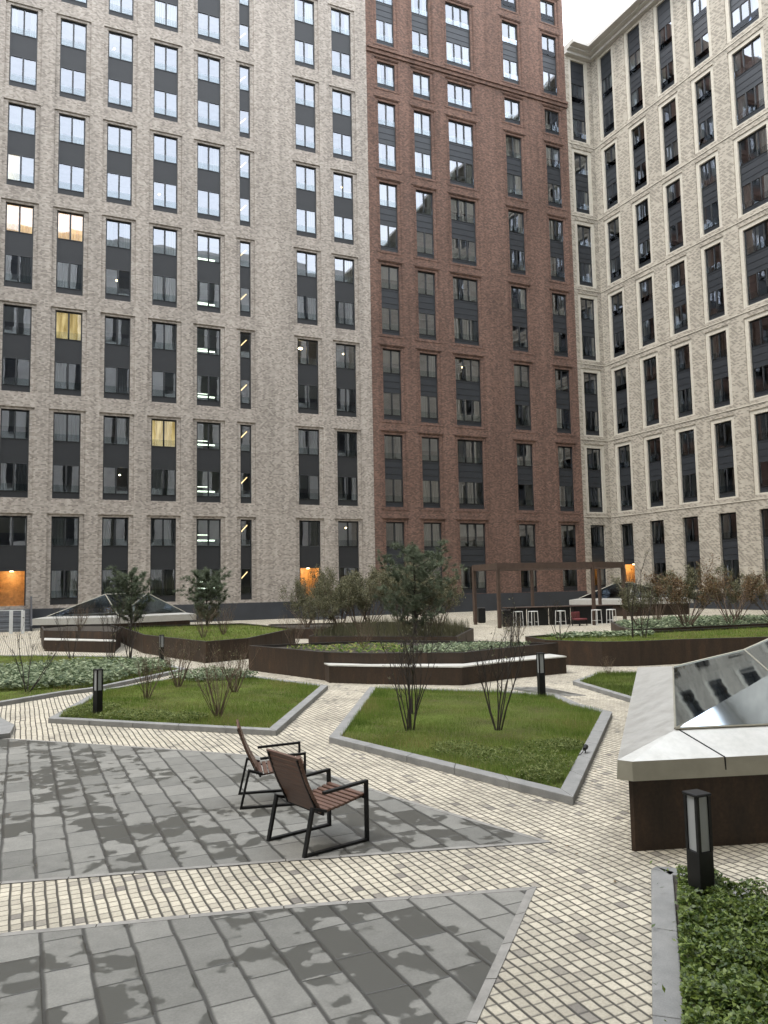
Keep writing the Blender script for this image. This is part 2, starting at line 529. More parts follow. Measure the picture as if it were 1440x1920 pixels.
def fn_kerb(t, b):
    geo = t.n('ShaderNodeNewGeometry').outputs['Position']
    a = t.noise(geo, 4.0, 5, 0.65)
    f = t.noise(geo, 120.0, 3, 0.6)
    col = t.ramp(a, (0.3, (0.155, 0.155, 0.148)), (0.7, (0.23, 0.227, 0.215)))
    col = t.mix(1.0, col, t.ramp(f, (0.3, 0.85), (0.7, 1.12)), 'MULTIPLY')
    t.set(b, 'Base Color', col)
M_kerb = mat('grey_granite', rough=0.7, fn=fn_kerb)
M_border = mat('grey_edge_stone', (0.215, 0.205, 0.185), 0.75, vary=0.22, vscale=7, bump=0.2)
M_soil = mat('dark_soil', (0.035, 0.028, 0.02), 0.95, vary=0.4, vscale=9, bump=0.8, bscale=30)

def fn_lawn(t, b):
    geo = t.n('ShaderNodeNewGeometry').outputs['Position']
    a = t.noise(geo, 1.1, 4, 0.6)
    f = t.noise(geo, 40.0, 4, 0.7)
    col = t.mix(t.ramp(a, (0.35, 0.0), (0.65, 1.0)), (0.085, 0.085, 0.03), (0.115, 0.15, 0.032))
    col = t.mix(1.0, col, t.ramp(f, (0.3, 0.5), (0.7, 1.25)), 'MULTIPLY')
    t.set(b, 'Base Color', col)
    bn = t.n('ShaderNodeBump', None, Strength=1.0, Distance=0.04, Height=f)
    t.set(b, 'Normal', bn.outputs[0])
M_lawn = mat('lawn_turf', rough=0.95, spec=0.1, fn=fn_lawn)

def leafmat(name, c0, c1, rough=0.6, spec=0.3, trans=0.4, c2=None):
    def fn(t, b):
        a = t.n('ShaderNodeAttribute', {'attribute_name': 'tint'}).outputs['Fac']
        c = t.ramp(a, (0.0, c0), (1.0, c1)) if c2 is None else t.ramp(a, (0.0, c0), (0.55, c1), (0.88, c2))
        t.set(b, 'Base Color', c)
        tl = t.n('ShaderNodeBsdfTranslucent', None, Color=c)
        mxs = t.n('ShaderNodeMixShader', None, i0=trans, i1=b.outputs[0], i2=tl.outputs[0])
        t.set(t.t.nodes['Material Output'], 'Surface', mxs.outputs[0])
    return mat(name, rough=rough, spec=spec, fn=fn)
M_grass = leafmat('grass_blades', (0.065, 0.12, 0.018), (0.185, 0.26, 0.05), trans=0.5, c2=(0.33, 0.275, 0.115))
M_hedge = leafmat('hedge_leaves', (0.032, 0.066, 0.010), (0.205, 0.265, 0.055), 0.45, 0.5, 0.35)
M_hosta = leafmat('pale_groundcover', (0.04, 0.07, 0.028), (0.38, 0.43, 0.27), 0.5)
M_weed = leafmat('coarse_weeds', (0.05, 0.085, 0.014), (0.24, 0.27, 0.09))
M_needle = leafmat('pine_needles', (0.04, 0.055, 0.033), (0.20, 0.235, 0.155))
M_sparse = leafmat('olive_leaves', (0.045, 0.048, 0.024), (0.21, 0.20, 0.115))
M_rust = leafmat('russet_leaves', (0.07, 0.035, 0.018), (0.20, 0.14, 0.07))
M_bark = mat('dark_bark', (0.032, 0.025, 0.02), 0.9, vary=0.3, vscale=20)
M_twig = mat('brown_twigs', (0.115, 0.08, 0.055), 0.9, vary=0.3, vscale=20)

def fn_corten(t, b):
    geo = t.n('ShaderNodeNewGeometry').outputs['Position']
    st = t.n('ShaderNodeMapping', None, Vector=geo, Scale=(3.0, 3.0, 0.7))
    a = t.noise(st.outputs[0], 1.5, 6, 0.7)
    f = t.noise(geo, 30.0, 4, 0.6)
    col = t.ramp(a, (0.3, (0.020, 0.014, 0.009)), (0.55, (0.038, 0.023, 0.0135)), (0.75, (0.066, 0.035, 0.018)))
    col = t.mix(1.0, col, t.ramp(f, (0.3, 0.75), (0.7, 1.2)), 'MULTIPLY')
    t.set(b, 'Base Color', col)
M_corten = mat('weathered_steel', rough=0.62, spec=0.35, fn=fn_corten)
M_rim = mat('dark_steel_rim', (0.028, 0.024, 0.021), 0.42, spec=0.5, vary=0.25, vscale=3)
M_benchtop = mat('wet_sheen_bench_top', (0.55, 0.54, 0.50), 0.3, vary=0.15, vscale=4)  # wet reflection along the bench put in as a paler colour

def fn_cap(t, b):
    geo = t.n('ShaderNodeNewGeometry').outputs['Position']
    a = t.noise(geo, 2.2, 5, 0.6)
    f = t.noise(geo, 14.0, 4, 0.7)
    col = t.ramp(a, (0.3, (0.42, 0.41, 0.375)), (0.7, (0.475, 0.465, 0.43)))
    col = t.mix(1.0, col, t.ramp(f, (0.35, 0.92), (0.6, 1.03)), 'MULTIPLY')
    t.set(b, 'Base Color', col)
    t.set(b, 'Roughness', t.ramp(t.noise(geo, 5.0, 5, 0.7), (0.4, 0.42), (0.6, 0.52)))
M_cap = mat('weathered_zinc', metal=0.55, spec=0.5, fn=fn_cap)
M_well = mat('grey_light_well', (0.25, 0.26, 0.27), 0.8, vary=0.3, vscale=0.8)
M_fascia = mat('zinc_fascia', (0.27, 0.255, 0.20), 0.5, metal=0.2, vary=0.12, vscale=4)

def fn_slat(t, b):
    oc = t.n('ShaderNodeTexCoord').outputs['Object']
    st = t.n('ShaderNodeMapping', None, Vector=oc, Scale=(30.0, 2.0, 30.0))
    a = t.noise(st.outputs[0], 2.0, 5, 0.7)
    t.set(b, 'Base Color', t.ramp(a, (0.3, (0.065, 0.034, 0.023)), (0.7, (0.14, 0.072, 0.047))))
M_slat = mat('stained_wood', rough=0.42, spec=0.5, fn=fn_slat)
M_black = mat('black_metal', (0.009, 0.009, 0.009), 0.5, spec=0.25, vary=0.2, vscale=12)
M_frost = mat('frosted_lamp_glass', (0.3, 0.31, 0.31), 0.35)
M_pergola = mat('brown_pergola_paint', (0.055, 0.034, 0.024), 0.55, vary=0.25, vscale=3)
M_white = mat('white_metal', (0.5, 0.5, 0.48), 0.4, vary=0.06, vscale=4)
M_red = mat('dull_red_paint', (0.12, 0.022, 0.025), 0.5, vary=0.2, vscale=5)
M_step = mat('grey_step_stone', (0.10, 0.105, 0.11), 0.7, vary=0.2, vscale=4)
M_farroof = mat('far_block_wall', (0.58, 0.57, 0.54), 0.9, vary=0.15, vscale=0.3)  # unseen walls, paled so their reflection brightens the window panes

# ------------------------------------------------------------------ ground
g = MB(); g.face([(-60, -30, 0), (90, -30, 0), (90, 90, 0), (-60, 90, 0)])
struct('paving', g, M_setts)

slab1 = [(-6.0, 17.5), (-0.223, 13.946), (1.757, 11.968), (2.93, 10.72), (3.446, 9.231), (3.763, 7.761), (4.298, 5.888), (2.065, 6.535), (0.887, 6.844), (-0.089, 7.104), (-6.0, 8.6)]
slab2 = [(-6.0, 7.7), (-0.069, 6.119), (1.137, 5.827), (1.773, 5.671), (3.583, 5.124), (2.213, 3.747), (0.6, 2.15), (-6.0, 2.0)]
slab3 = [(9.55, 14.55), (10.3, 14.25), (10.22, 12.7), (9.5, 13.2)]
for sl, wd in ((slab1, 0.055), (slab2, 0.058), (slab3, 0.03)):
    g = MB(); g.face([(*p, 0.004) for p in inset(sl, wd)])
    struct('slab_pavement', g, M_slabs)
    g = MB()
    inn = inset(sl, wd)
    n = len(sl)
    for k in range(n):
        j = (k + 1) % n
        L = math.hypot(sl[j][0] - sl[k][0], sl[j][1] - sl[k][1])
        c = max(1, int(L / 0.45))
        lerp = lambda a, b, t: (a[0] + (b[0] - a[0]) * t, a[1] + (b[1] - a[1]) * t)
        for i in range(c):
            t0, t1 = i / c + 0.004 / L, (i + 1) / c - 0.004 / L
            q = [lerp(sl[k], sl[j], t0), lerp(sl[k], sl[j], t1), lerp(inn[k], inn[j], t1), lerp(inn[k], inn[j], t0)]
            g.face([(*p, 0.006) for p in q])
    struct('pavement_border', g, M_border)
    g = MB()
    for k in range(n):
        j = (k + 1) % n
        g.face([(*sl[k], 0.002), (*sl[j], 0.002), (*inn[j], 0.002), (*inn[k], 0.002)])
    struct('pavement_joint', g, M_soil)

# lawn beds with granite kerbs
KH = 0.085
bedR = [(4.14, 10.99), (5.187, 6.725), (9.033, 10.583), (9.127, 11.544), (9.5, 12.65), (9.05, 13.56), (6.88, 15.75)]
bedL = [(0.5, 15.045), (3.617, 11.877), (6.21, 16.5), (6.09, 16.8), (5.32, 19.12), (4.6, 20.9), (1.66, 18.64)]
bedF = [(-7.0, 11.5), (-0.3, 17.69), (0.932, 18.71), (1.577, 19.0), (4.2, 22.0), (3.36, 26.9), (1.0, 29.3), (-7.0, 35.0)]
bedT = [(11.04, 14.18), (10.28, 11.42), (13.0, 12.6), (14.2, 14.2), (12.4, 15.05)]
bedN = [(4.43, 4.83), (4.51, 4.86), (4.70, 4.68), (4.75, 3.9), (4.9, 1.6), (1.50, 1.66), (2.97, 3.28)]
bedW = [(-1.1, 16.3), (-0.28, 15.75), (-0.02, 14.65), (-0.08, 13.85), (-1.2, 13.6)]
rng = np.random.default_rng(7)

def pt_of(P):
    return np.sin(P[:, 0] * 3.1 + 2 * np.sin(P[:, 1] * 0.9)) * np.sin(P[:, 1] * 2.3 + P[:, 0]) * 0.5 + 0.5

def blades(name, poly, z, n, h, wd, material, lean=0.5, clump=None, hjit=0.6):
    P = scatter(poly, n, rng)
    thin = np.sin(P[:, 0] * 2.7 + 1.9 * np.sin(P[:, 1] * 1.9)) * np.sin(P[:, 1] * 2.1 + 1.3 * np.sin(P[:, 0] * 3.3)) + 0.5 * np.sin(P[:, 0] * 9 + P[:, 1] * 7)
    P = P[(thin > -0.55) | (rng.random(n) < 0.3)]
    n = len(P)
    if clump:
        # lumpy height
        ph = np.sin(P[:, 0] * clump + 1.3) * np.cos(P[:, 1] * clump * 0.8) * 0.5 + 0.5
    else:
        ph = np.ones(n)
    H = h * (1 - hjit * rng.random(n)) * (0.6 + 0.6 * ph)
    H = H * (0.7 + 0.6 * np.clip(pt_of(P), 0, 1))
    a = rng.random(n) * 2 * np.pi
    d = np.stack([np.cos(a), np.sin(a)], 1)
    b = rng.random(n) * 2 * np.pi
    ln = np.stack([np.cos(b), np.sin(b)], 1) * (lean * H * rng.random(n))[:, None]
    V = np.zeros((n, 3, 3))
    V[:, 0, :2] = P - d * wd / 2
    V[:, 1, :2] = P + d * wd / 2
    V[:, 2, :2] = P + ln
    V[:, :2, 2] = z
    V[:, 2, 2] = z + H
    x_, y_ = P[:, 0], P[:, 1]
    pt = (np.sin(x_ * 2.1 + np.sin(y_ * 1.3) * 1.4) * np.sin(y_ * 1.7 + np.sin(x_ * 2.7)) + 0.6 * np.sin(x_ * 5.3 + y_ * 3.1 + 1.5 * np.sin(y_ * 4.1))) / 3.2 + 0.5
    t = rng.random(n) * 0.45 + 0.55 * np.clip(pt, 0, 1)
    return npmesh(name, V.reshape(-1, 3), 3, material, t)

def leaves_np(C, size, r, flat=0.5, aspect=0.55, droop=None):
    """diamond leaves at centres C; flat in 0..1 pulls normals to vertical"""
    n = len(C)
    nrm = r.normal(size=(n, 3))
    nrm[:, 2] = np.abs(nrm[:, 2]) + flat * 2
    nrm /= np.linalg.norm(nrm, axis=1)[:, None]
    t = r.normal(size=(n, 3))
    t -= nrm * (t * nrm).sum(1)[:, None]
    t /= np.linalg.norm(t, axis=1)[:, None] + 1e-9
    s = np.cross(nrm, t)
    L = (size * (0.6 + 0.8 * r.random(n)))[:, None]
    V = np.zeros((n, 4, 3))
    V[:, 0] = C - t * L
    V[:, 1] = C + s * L * aspect - t * L * 0.1 + nrm * L * 0.12
    V[:, 2] = C + t * L
    V[:, 3] = C - s * L * aspect - t * L * 0.1 + nrm * L * 0.12
    return V.reshape(-1, 3)

def bed(poly, kw, surf, z):
    g = MB()
    ins = inset(poly, kw)
    for k in range(len(poly)):
        j = (k + 1) % len(poly)
        L = math.hypot(poly[j][0] - poly[k][0], poly[j][1] - poly[k][1])
        cnt = max(1, round(L / 0.95))
        lp = lambda a_, b_, t_: (a_[0] + (b_[0] - a_[0]) * t_, a_[1] + (b_[1] - a_[1]) * t_)
        for i in range(cnt):
            e = 0.0025 / L
            t0, t1 = i / cnt + e, (i + 1) / cnt - e
            q = [lp(poly[k], poly[j], t0), lp(poly[k], poly[j], t1), lp(ins[k], ins[j], t1), lp(ins[k], ins[j], t0)]
            g.prism(q, 0.0, KH)
    o = struct('kerb', g, M_kerb)
    fix_normals(o)
    bv = o.modifiers.new('bevel', 'BEVEL'); bv.width = 0.008; bv.segments = 2; bv.limit_method = 'ANGLE'
    inn = inset(poly, kw - 0.01)
    # gently humped sheet of soil
    P = np.array(inn); c = P.mean(0)
    g = MB()
    m_ = len(inn)
    lay = [(1.0, 0.0), (0.75, 0.03), (0.4, 0.05)]
    for (a, za), (b2, zb) in zip(lay, lay[1:]):
        for k in range(m_):
            j = (k + 1) % m_
            f = lambda p, s_: (c[0] + (p[0] - c[0]) * s_, c[1] + (p[1] - c[1]) * s_)
            g.face([(*f(inn[k], a), z + za), (*f(inn[j], a), z + za), (*f(inn[j], b2), z + zb), (*f(inn[k], b2), z + zb)])
    g.face([(c[0] + (p[0] - c[0]) * 0.4, c[1] + (p[1] - c[1]) * 0.4, z + 0.05) for p in inn])
    return struct('lawn', g, surf), inn

_, inR = bed(bedR, 0.17, M_lawn, KH - 0.03)
_, inL = bed(bedL, 0.16, M_lawn, KH - 0.03)
_, inF = bed(bedF, 0.16, M_lawn, KH - 0.03)
_, inT = bed(bedT, 0.14, M_lawn, KH - 0.03)
_, inN = bed(bedN, 0.155, M_soil, KH - 0.03)
_, inW = bed(bedW, 0.3, M_soil, KH - 0.03)
def stuff(name, me, label=None):
    o = obj(name, me); o['kind'] = 'stuff'
    if label:
        o['label'] = label
    return o
stuff('grass', blades('grass', inR, KH - 0.02, 60000, 0.085, 0.006, M_grass), 'short green grass in the kerbed bed by the chairs')
stuff('grass', blades('grass', inL, KH - 0.02, 42000, 0.09, 0.008, M_grass), 'short green grass in the kerbed bed left of the path')
stuff('grass', blades('grass', inF, KH - 0.02, 36000, 0.09, 0.012, M_grass), 'grass in the far left bed')
stuff('grass', blades('grass', inT, KH - 0.02, 15000, 0.10, 0.009, M_hedge), 'dark grass in the small triangular bed')

def patch(cx, cy, rx, ry, n, r, z, h, size, flat=0.6):
    a = r.random(n) * 2 * np.pi
    q = np.sqrt(r.random(n))
    C = np.stack([cx + rx * q * np.cos(a), cy + ry * q * np.sin(a), z + h * r.random(n) * (1 - 0.6 * q)], 1)
    return C
# coarse weeds in the near corner of the bed by the chairs and along the left bed's front edge
r = np.random.default_rng(3)
C = np.concatenate([patch(*p_, 1500, r, KH, 0.13, 0.04) for p_ in ((5.75, 8.0, 0.5, 0.45), (5.5, 8.6, 0.45, 0.45), (6.3, 8.75, 0.45, 0.35), (5.4, 7.6, 0.25, 0.3), (6.65, 8.75, 0.25, 0.3), (5.3, 9.2, 0.35, 0.5))])
C = C[in_poly(C[:, :2], inR)]
stuff('weeds', npmesh('weeds', leaves_np(C, 0.018, r, 0.2, 0.35), 4, M_weed, r.random(len(C))), 'coarse weeds at the near corner of the lawn')
C = np.concatenate([patch(*p_, 1300, r, KH, 0.17, 0.04) for p_ in ((1.6, 14.45, 0.45, 0.4), (2.1, 14.1, 0.4, 0.35), (1.0, 15.2, 0.3, 0.4), (2.6, 13.6, 0.35, 0.3), (1.35, 15.6, 0.4, 0.4))])
C = C[in_poly(C[:, :2], inL)]
stuff('weeds', npmesh('weeds', leaves_np(C, 0.022, r, 0.2, 0.4), 4, M_weed, r.random(len(C))), 'coarse weeds along the left lawn')
# pale broad-leaved groundcover
def cover(poly, n, z, h, size, material, seed, label, flat=0.9):
    r = np.random.default_rng(seed)
    P = scatter(poly, n, r)
    C = np.concatenate([P, (z + h * (0.15 + 0.85 * r.random(n)))[:, None]], 1)
    t = r.random(n) ** 1.6
    return stuff('groundcover', npmesh('groundcover', leaves_np(C, size, r, flat, 0.7), 4, material, t), label)
cover([(-3.2, 19.0), (-0.2, 19.4), (1.6, 19.3), (3.9, 22.1), (3.5, 24.2), (1.5, 24.6), (-3.0, 24.5)], 14000, KH, 0.22, 0.05, M_hosta, 11, 'pale broad-leaved groundcover in the far left bed')
cover([(3.7, 18.6), (5.2, 18.4), (5.15, 19.4), (4.55, 20.5), (3.3, 19.8)], 1800, KH, 0.18, 0.04, M_hosta, 12, 'pale groundcover at the back of the left lawn')

# ------------------------------------------------------------------ planters of weathered steel
def planter(label, rim, h, soil=M_soil, rimw=0.07, drop=0.07):
    c = np.array(rim).mean(0)
    t = thing('planter', label, 'planter', (c[0], c[1], 0), 0, 'weathered steel planters')
    loc = [(x - c[0], y - c[1]) for x, y in rim]
    a = MB(); a.prism(loc, 0, h - 0.012, top=False)
    # vertical panel joints as slight proud strips
    n = len(loc)
    for k in range(n):
        p, q = Vector(loc[k]), Vector(loc[(k + 1) % n])
        L = (q - p).length
        d = (q - p) / max(L, 1e-6)
        cnt = int(L / 1.5)
        for i in range(1, cnt):
            s_ = p + d * (L * i / cnt)
            M = Matrix.Translation((s_.x, s_.y, 0)) @ Matrix.Rotation(math.atan2(d.y, d.x), 4, 'Z')
            a.box(-0.012, 0.012, -0.006, 0.006, 0.0, h - 0.02, M)
    a.build('wall', M_corten, t)
    a = MB(); a.ringprism(loc, inset(loc, rimw), h - 0.012, h)
    fix_normals(a.build('rim', M_rim, t))
    a = MB(); a.prism(inset(loc, rimw), h - drop - 0.25, h - 0.003, top=False)
    a.build('liner', M_rim, t)
    a = MB(); a.face([(*p, h - drop) for p in inset(loc, rimw - 0.005)])
    a.build('soil', soil, t)
    return t

pc_rim = [(5.72, 21.3), (6.25, 19.6), (6.69, 18.0), (7.5, 17.05), (9.3, 15.9), (10.85, 16.4), (12.71, 16.86), (11.57, 18.5), (9.52, 20.7)]
pc = planter('long lens-shaped planter with a bench along its front, below the tall pine', pc_rim, 0.67)
cpc = np.array(pc_rim).mean(0)
# bench along the front of the central planter
def bench(parent, c, front, back, h=0.42, top=0.028):
    poly = [(x - c[0], y - c[1]) for x, y in front + back[::-1]]
    a = MB(); a.prism(poly, 0.0, h - top)
    b = a.build('bench', M_corten, parent)
    a = MB(); a.prism([(p[0], p[1]) for p in inset(poly, -0.012)], h - top, h, bottom=True)
    fix_normals(a.build('bench_top', M_benchtop, b))
bench(pc, cpc, [(6.62, 17.5), (7.35, 16.75), (8.97, 15.4), (10.45, 15.8), (12.25, 15.95)], [(6.68, 17.95), (7.5, 17.03), (9.3, 15.87), (10.8, 16.36), (12.3, 16.7)])

pr_rim = [(13.15, 18.04), (13.94, 16.62), (14.82, 16.2), (16.2, 15.95), (18.4, 15.2), (23, 14.2), (24, 18.5), (18.0, 19.0), (15.5, 20.0), (13.6, 19.6)]
pr = planter('long planter of bare shrubs behind the big skylight', pr_rim, 0.65, M_lawn)
prr_rim = [(17.45, 19.4), (18.2, 19.3), (25.0, 18.6), (29.0, 21.5), (24.0, 24.5), (20.0, 23.3), (18.05, 20.6)]
prr = planter('rear planter of leafy groundcover beside the pergola', prr_rim, 0.70)
pl_rim = [(4.0, 29.0), (5.13, 24.0), (6.6, 24.6), (9.6, 29.0), (9.0, 34.5), (3.95, 36.0)]
plp = planter('sharp-cornered planter with a pine, left of the path', pl_rim, 0.65, M_lawn)
pf_rim = [(0.9, 33.6), (3.25, 30.5), (3.7, 33.0), (3.7, 36.4), (2.2, 38.0), (0.9, 37.0)]
pf = planter('far planter with a bench below the glass pyramid', pf_rim, 0.72, M_soil)
bench(pf, np.array(pf_rim).mean(0), [(0.9, 32.4), (3.15, 29.75)], [(0.95, 33.5), (3.2, 30.45)], 0.43)
pb_rim = [(8.6, 24.6), (12.2, 21.2), (14.8, 24.5), (15.6, 28.5), (11.5, 29.5)]
pb = planter('planter of dry sticks and tall pine behind the central bench', pb_rim, 0.62)

cover(inset([(8.2, 17.2), (9.4, 16.2), (10.9, 16.7), (12.2, 17.0), (11.3, 18.2), (9.6, 18.6)], 0.05), 1800, 0.6, 0.12, 0.042, M_hosta, 13, 'leafy groundcover in the central planter')
cover(inset([(6.4, 20.6), (7.2, 18.2), (8.4, 17.1), (9.5, 18.8), (9.3, 20.2)], 0.05), 900, 0.6, 0.08, 0.04, M_grass, 14, 'green groundcover in the central planter')
cover(inset(prr_rim, 0.15), 6000, 0.62, 0.15, 0.055, M_hosta, 15, 'leafy groundcover in the rear planter')
cover([(14.0, 19.2), (15.3, 19.6), (17.6, 18.8), (17.2, 18.1), (15.2, 18.5)], 1100, 0.58, 0.14, 0.05, M_hosta, 16, 'leafy groundcover behind the right lawn')
stuff('grass', blades('grass', inset(pr_rim, 0.12), 0.58, 9000, 0.08, 0.014, M_grass), 'grass in the right planter')
stuff('grass', blades('grass', inset(pl_rim, 0.12), 0.58, 6000, 0.10, 0.016, M_grass), 'grass in the left planter')
stuff('dry_grass', blades('dry_grass', inset(pb_rim, 0.12), 0.55, 5000, 0.42, 0.018, M_sparse, 0.35), 'dry upright grasses behind the central planter')

pg_rim = [(9.6, 33.2), (13.8, 29.9), (17.2, 30.6), (16.2, 35.0), (11.0, 37.2)]
pg_ = planter('low planter of tall hazy shrubs in front of the entrance steps', pg_rim, 0.42)

# ------------------------------------------------------------------ buildings
BAYH = 5.4
ROW0 = 1.354            # bottom of the lowest pair of windows
STEP = 6.5

class Facade:
    """a wall in a plane; u runs along it, d into it, z up"""
    def __init__(s, org, ang):
        s.o = Vector(org); s.a = ang
        s.ux, s.uy = math.cos(ang), math.sin(ang)
    def p(s, u, d, z):
        return (s.o.x + u * s.ux - d * s.uy, s.o.y + u * s.uy + d * s.ux, z)
    def quad(s, mb, u0, u1, z0, z1, d):
        mb.face([s.p(u0, d, z0), s.p(u1, d, z0), s.p(u1, d, z1), s.p(u0, d, z1)], [(u0, z0), (u1, z0), (u1, z1), (u0, z1)])
    def box(s, mb, u0, u1, d0, d1, z0, z1):
        P = [s.p(u, d, z) for z in (z0, z1) for d in (d0, d1) for u in (u0, u1)]
        U = [(u + d, z) for z in (z0, z1) for d in (d0, d1) for u in (u0, u1)]
        for q in ((4, 5, 7, 6), (0, 2, 3, 1), (0, 1, 5, 4), (0, 4, 6, 2), (1, 3, 7, 5)):
            mb.face([P[k] for k in q], [U[k] for k in q])
    def wall(s, mb, ring, u0, u1, z0, z1, holes, ex, et, eb, d1, d2):
        """holes: (a,b,c,d) openings; a stepped margin ex/et/eb at depth d1, then a reveal to depth d2"""
        big = [(a - ex, b + ex, c - eb, d + et) for a, b, c, d in holes]
        us = sorted({u0, u1, *[round(x, 4) for b in big for x in b[:2]]})
        zs = sorted({z0, z1, *[round(x, 4) for b in big for x in b[2:]]})
        us = [u for u in us if u0 <= u <= u1]; zs = [z for z in zs if z0 <= z <= z1]
        for a, b in zip(us, us[1:]):
            um = (a + b) / 2
            cols = [q for q in big if q[0] < um < q[1]]
            start = None
            for c, d in zip(zs, zs[1:]):
                zm = (c + d) / 2
                solid = not any(q[2] < zm < q[3] for q in cols)
                if solid and start is None:
                    start = c
                if not solid and start is not None:
                    s.quad(mb, a, b, start, c, 0); start = None
            if start is not None:
                s.quad(mb, a, b, start, zs[-1], 0)
        def tunnel(m_, r_, da, db):
            a, b, c, d = r_
            for (ua, za), (ub, zb) in (((a, c), (a, d)), ((a, d), (b, d)), ((b, d), (b, c)), ((b, c), (a, c))):
                m_.face([s.p(ua, da, za), s.p(ub, da, zb), s.p(ub, db, zb), s.p(ua, db, za)], [(ua + da, za + da), (ub + da, zb + da), (ub + db, zb + db), (ua + db, za + db)])
        for h, q in zip(holes, big):
            if d1 > 0:
                tunnel(mb, q, 0, d1)
            a, b, c, d = q; e, f, g_, i = h
            if ex > 0:
                for r_ in ((a, e, c, d), (f, b, c, d), (e, f, i, d), (e, f, c, g_)):
                    if r_[1] - r_[0] > 1e-4 and r_[3] - r_[2] > 1e-4:
                        s.quad(ring, *r_, d1)
            tunnel(ring, h, d1, d2)

random.seed(5)
FD, PD = 0.20, 0.255        # frame and pane depth
MESH = {}
def win_spec(H):
    return [(0.43, 2.07), (3.62, 5.30)] if H < 6 else [(0.43, 2.07), (3.62, 5.30)]

def frame_mesh(key, wd, H, wins, lights, metal):
    k = ('frame', key)
    if k not in MESH:
        a = MB()
        y0, y1 = FD, FD + 0.075
        a.box(-wd / 2, -wd / 2 + 0.075, y0, y1, 0, H)
        a.box(wd / 2 - 0.075, wd / 2, y0, y1, 0, H)
        xi = wd / 2 - 0.075
        a.box(-xi, xi, y0, y1, H - 0.09, H)
        for z0, z1 in wins:
            a.box(-xi, xi, y0, y1, z0 - 0.05, z0)
            if z1 < H - 0.08:
                a.box(-xi, xi, y0, y1, z1, z1 + 0.05)
            for i in range(1, lights):
                x = -xi + 2 * xi * i / lights
                a.box(x - 0.05, x + 0.05, y0 - 0.004, y1, z0, min(z1, H - 0.09))
        MESH[k] = a.mesh('window_frame', metal)
    return MESH[k]

def panel_spans(H, wins):
    gaps, z = [], 0.0
    for z0, z1 in wins:
        if z0 - 0.05 - z > 0.1:
            gaps.append((z, z0 - 0.05))
        z = z1 + 0.05
    if H - 0.06 - z > 0.1:
        gaps.append((z, H - 0.06))
    return gaps

def spandrel_mesh(wd, c, d, metal, ribs):
    k = ('spandrel', round(wd, 2), round(c, 2), round(d, 2), metal.name, ribs)
    if k not in MESH:
        a = MB(); xi = wd / 2 - 0.055
        y0, y1 = FD + 0.02, FD + 0.07
        # one folded sheet: flat panel with shallow pressed ribs
        prof = [(c, y0)]
        if ribs:
            n = 3 if d - c > 1 else 1
            for i in range(n):
                zz = c + (d - c) * (i + 0.75) / n
                prof += [(zz - 0.03, y0), (zz - 0.025, y0 - 0.024), (zz + 0.025, y0 - 0.024), (zz + 0.03, y0)]
        prof += [(d, y0), (d, y1), (c, y1)]
        m_ = len(prof)
        base = len(a.v)
        for x in (-xi, xi):
            a.v += [(x, y, z) for z, y in prof]
        for i in range(m_):
            j = (i + 1) % m_
            a.f.append((base + i, base + m_ + i, base + m_ + j, base + j)); a.uv += [(0, 0)] * 4
        MESH[k] = a.mesh('spandrel', metal)
    return MESH[k]

def pane_mesh(key, wd, z0, z1, lights, var):
    k = ('pane', key, round(z0, 2), var)
    if k not in MESH:
        a = MB(); xi = wd / 2 - 0.055
        rr = random.Random(hash(k) & 0xffff)
        for i in range(lights):
            x0, x1 = -xi + 2 * xi * i / lights, -xi + 2 * xi * (i + 1) / lights
            t1, t2 = rr.uniform(-0.006, 0.006), rr.uniform(-0.006, 0.006)
            a.face([(x0, PD - t1 - t2, z0), (x1, PD + t1 - t2, z0), (x1, PD + t1 + t2, z1), (x0, PD - t1 + t2, z1)])
        MESH[k] = a.mesh('window_pane', M_glass)
    return MESH[k]

def guard_mesh(key, wd, wins):
    k = ('guard', key)
    if k not in MESH:
        a = MB(); xi = wd / 2 - 0.06
        z0 = wins
        a.box(-xi, xi, FD - 0.035, FD - 0.025, z0 - 0.02, z0 + 0.42)
        MESH[k] = a.mesh('glass_guard', M_guard)
    return MESH[k]

def curtain_mesh(key, wd, z0, z1, var, material):
    k = ('curtain', key, round(z0, 2), var, material.name)
    if k not in MESH:
        a = MB(); xi = wd / 2
        y = PD + 0.10
        if var == 5:
            zt_ = z0 + (z1 - z0) * 0.45
            a.face([(-xi, y, zt_), (xi, y, zt_), (xi, y, z1 + 0.1), (-xi, y, z1 + 0.1)])
        spans = {5: [], 0: [(-xi, -xi * 0.45), (xi * 0.45, xi)], 1: [(-xi, -xi * 0.1)], 2: [(xi * 0.05, xi)], 3: [(-xi, xi)], 4: [(-xi, -xi * 0.6), (xi * 0.2, xi)]}[var]
        for x0, x1 in spans:
            n = max(6, int((x1 - x0) / 0.045))
            for i in range(n):
                xa, xb = x0 + (x1 - x0) * i / n, x0 + (x1 - x0) * (i + 1) / n
                f = lambda i_: 0.028 * math.sin(i_ * 1.9) + 0.015 * math.sin(i_ * 0.7 + var)
                a.face([(xa, y + f(i), z0 - 0.1), (xb, y + f(i + 1), z0 - 0.1), (xb, y + f(i + 1), z1 + 0.1), (xa, y + f(i), z1 + 0.1)])
        MESH[k] = a.mesh('curtain', material)
    return MESH[k]

def lamp_point(parent, loc, power, size=0.08):
    l = bpy.data.lights.new('lamp_light', 'POINT')
    l.energy = power; l.color = (1.0, 0.7, 0.36); l.shadow_soft_size = size
    o = bpy.data.objects.new('lamp_light', l)
    COL.objects.link(o); o.parent = parent; o.location = loc
    return o

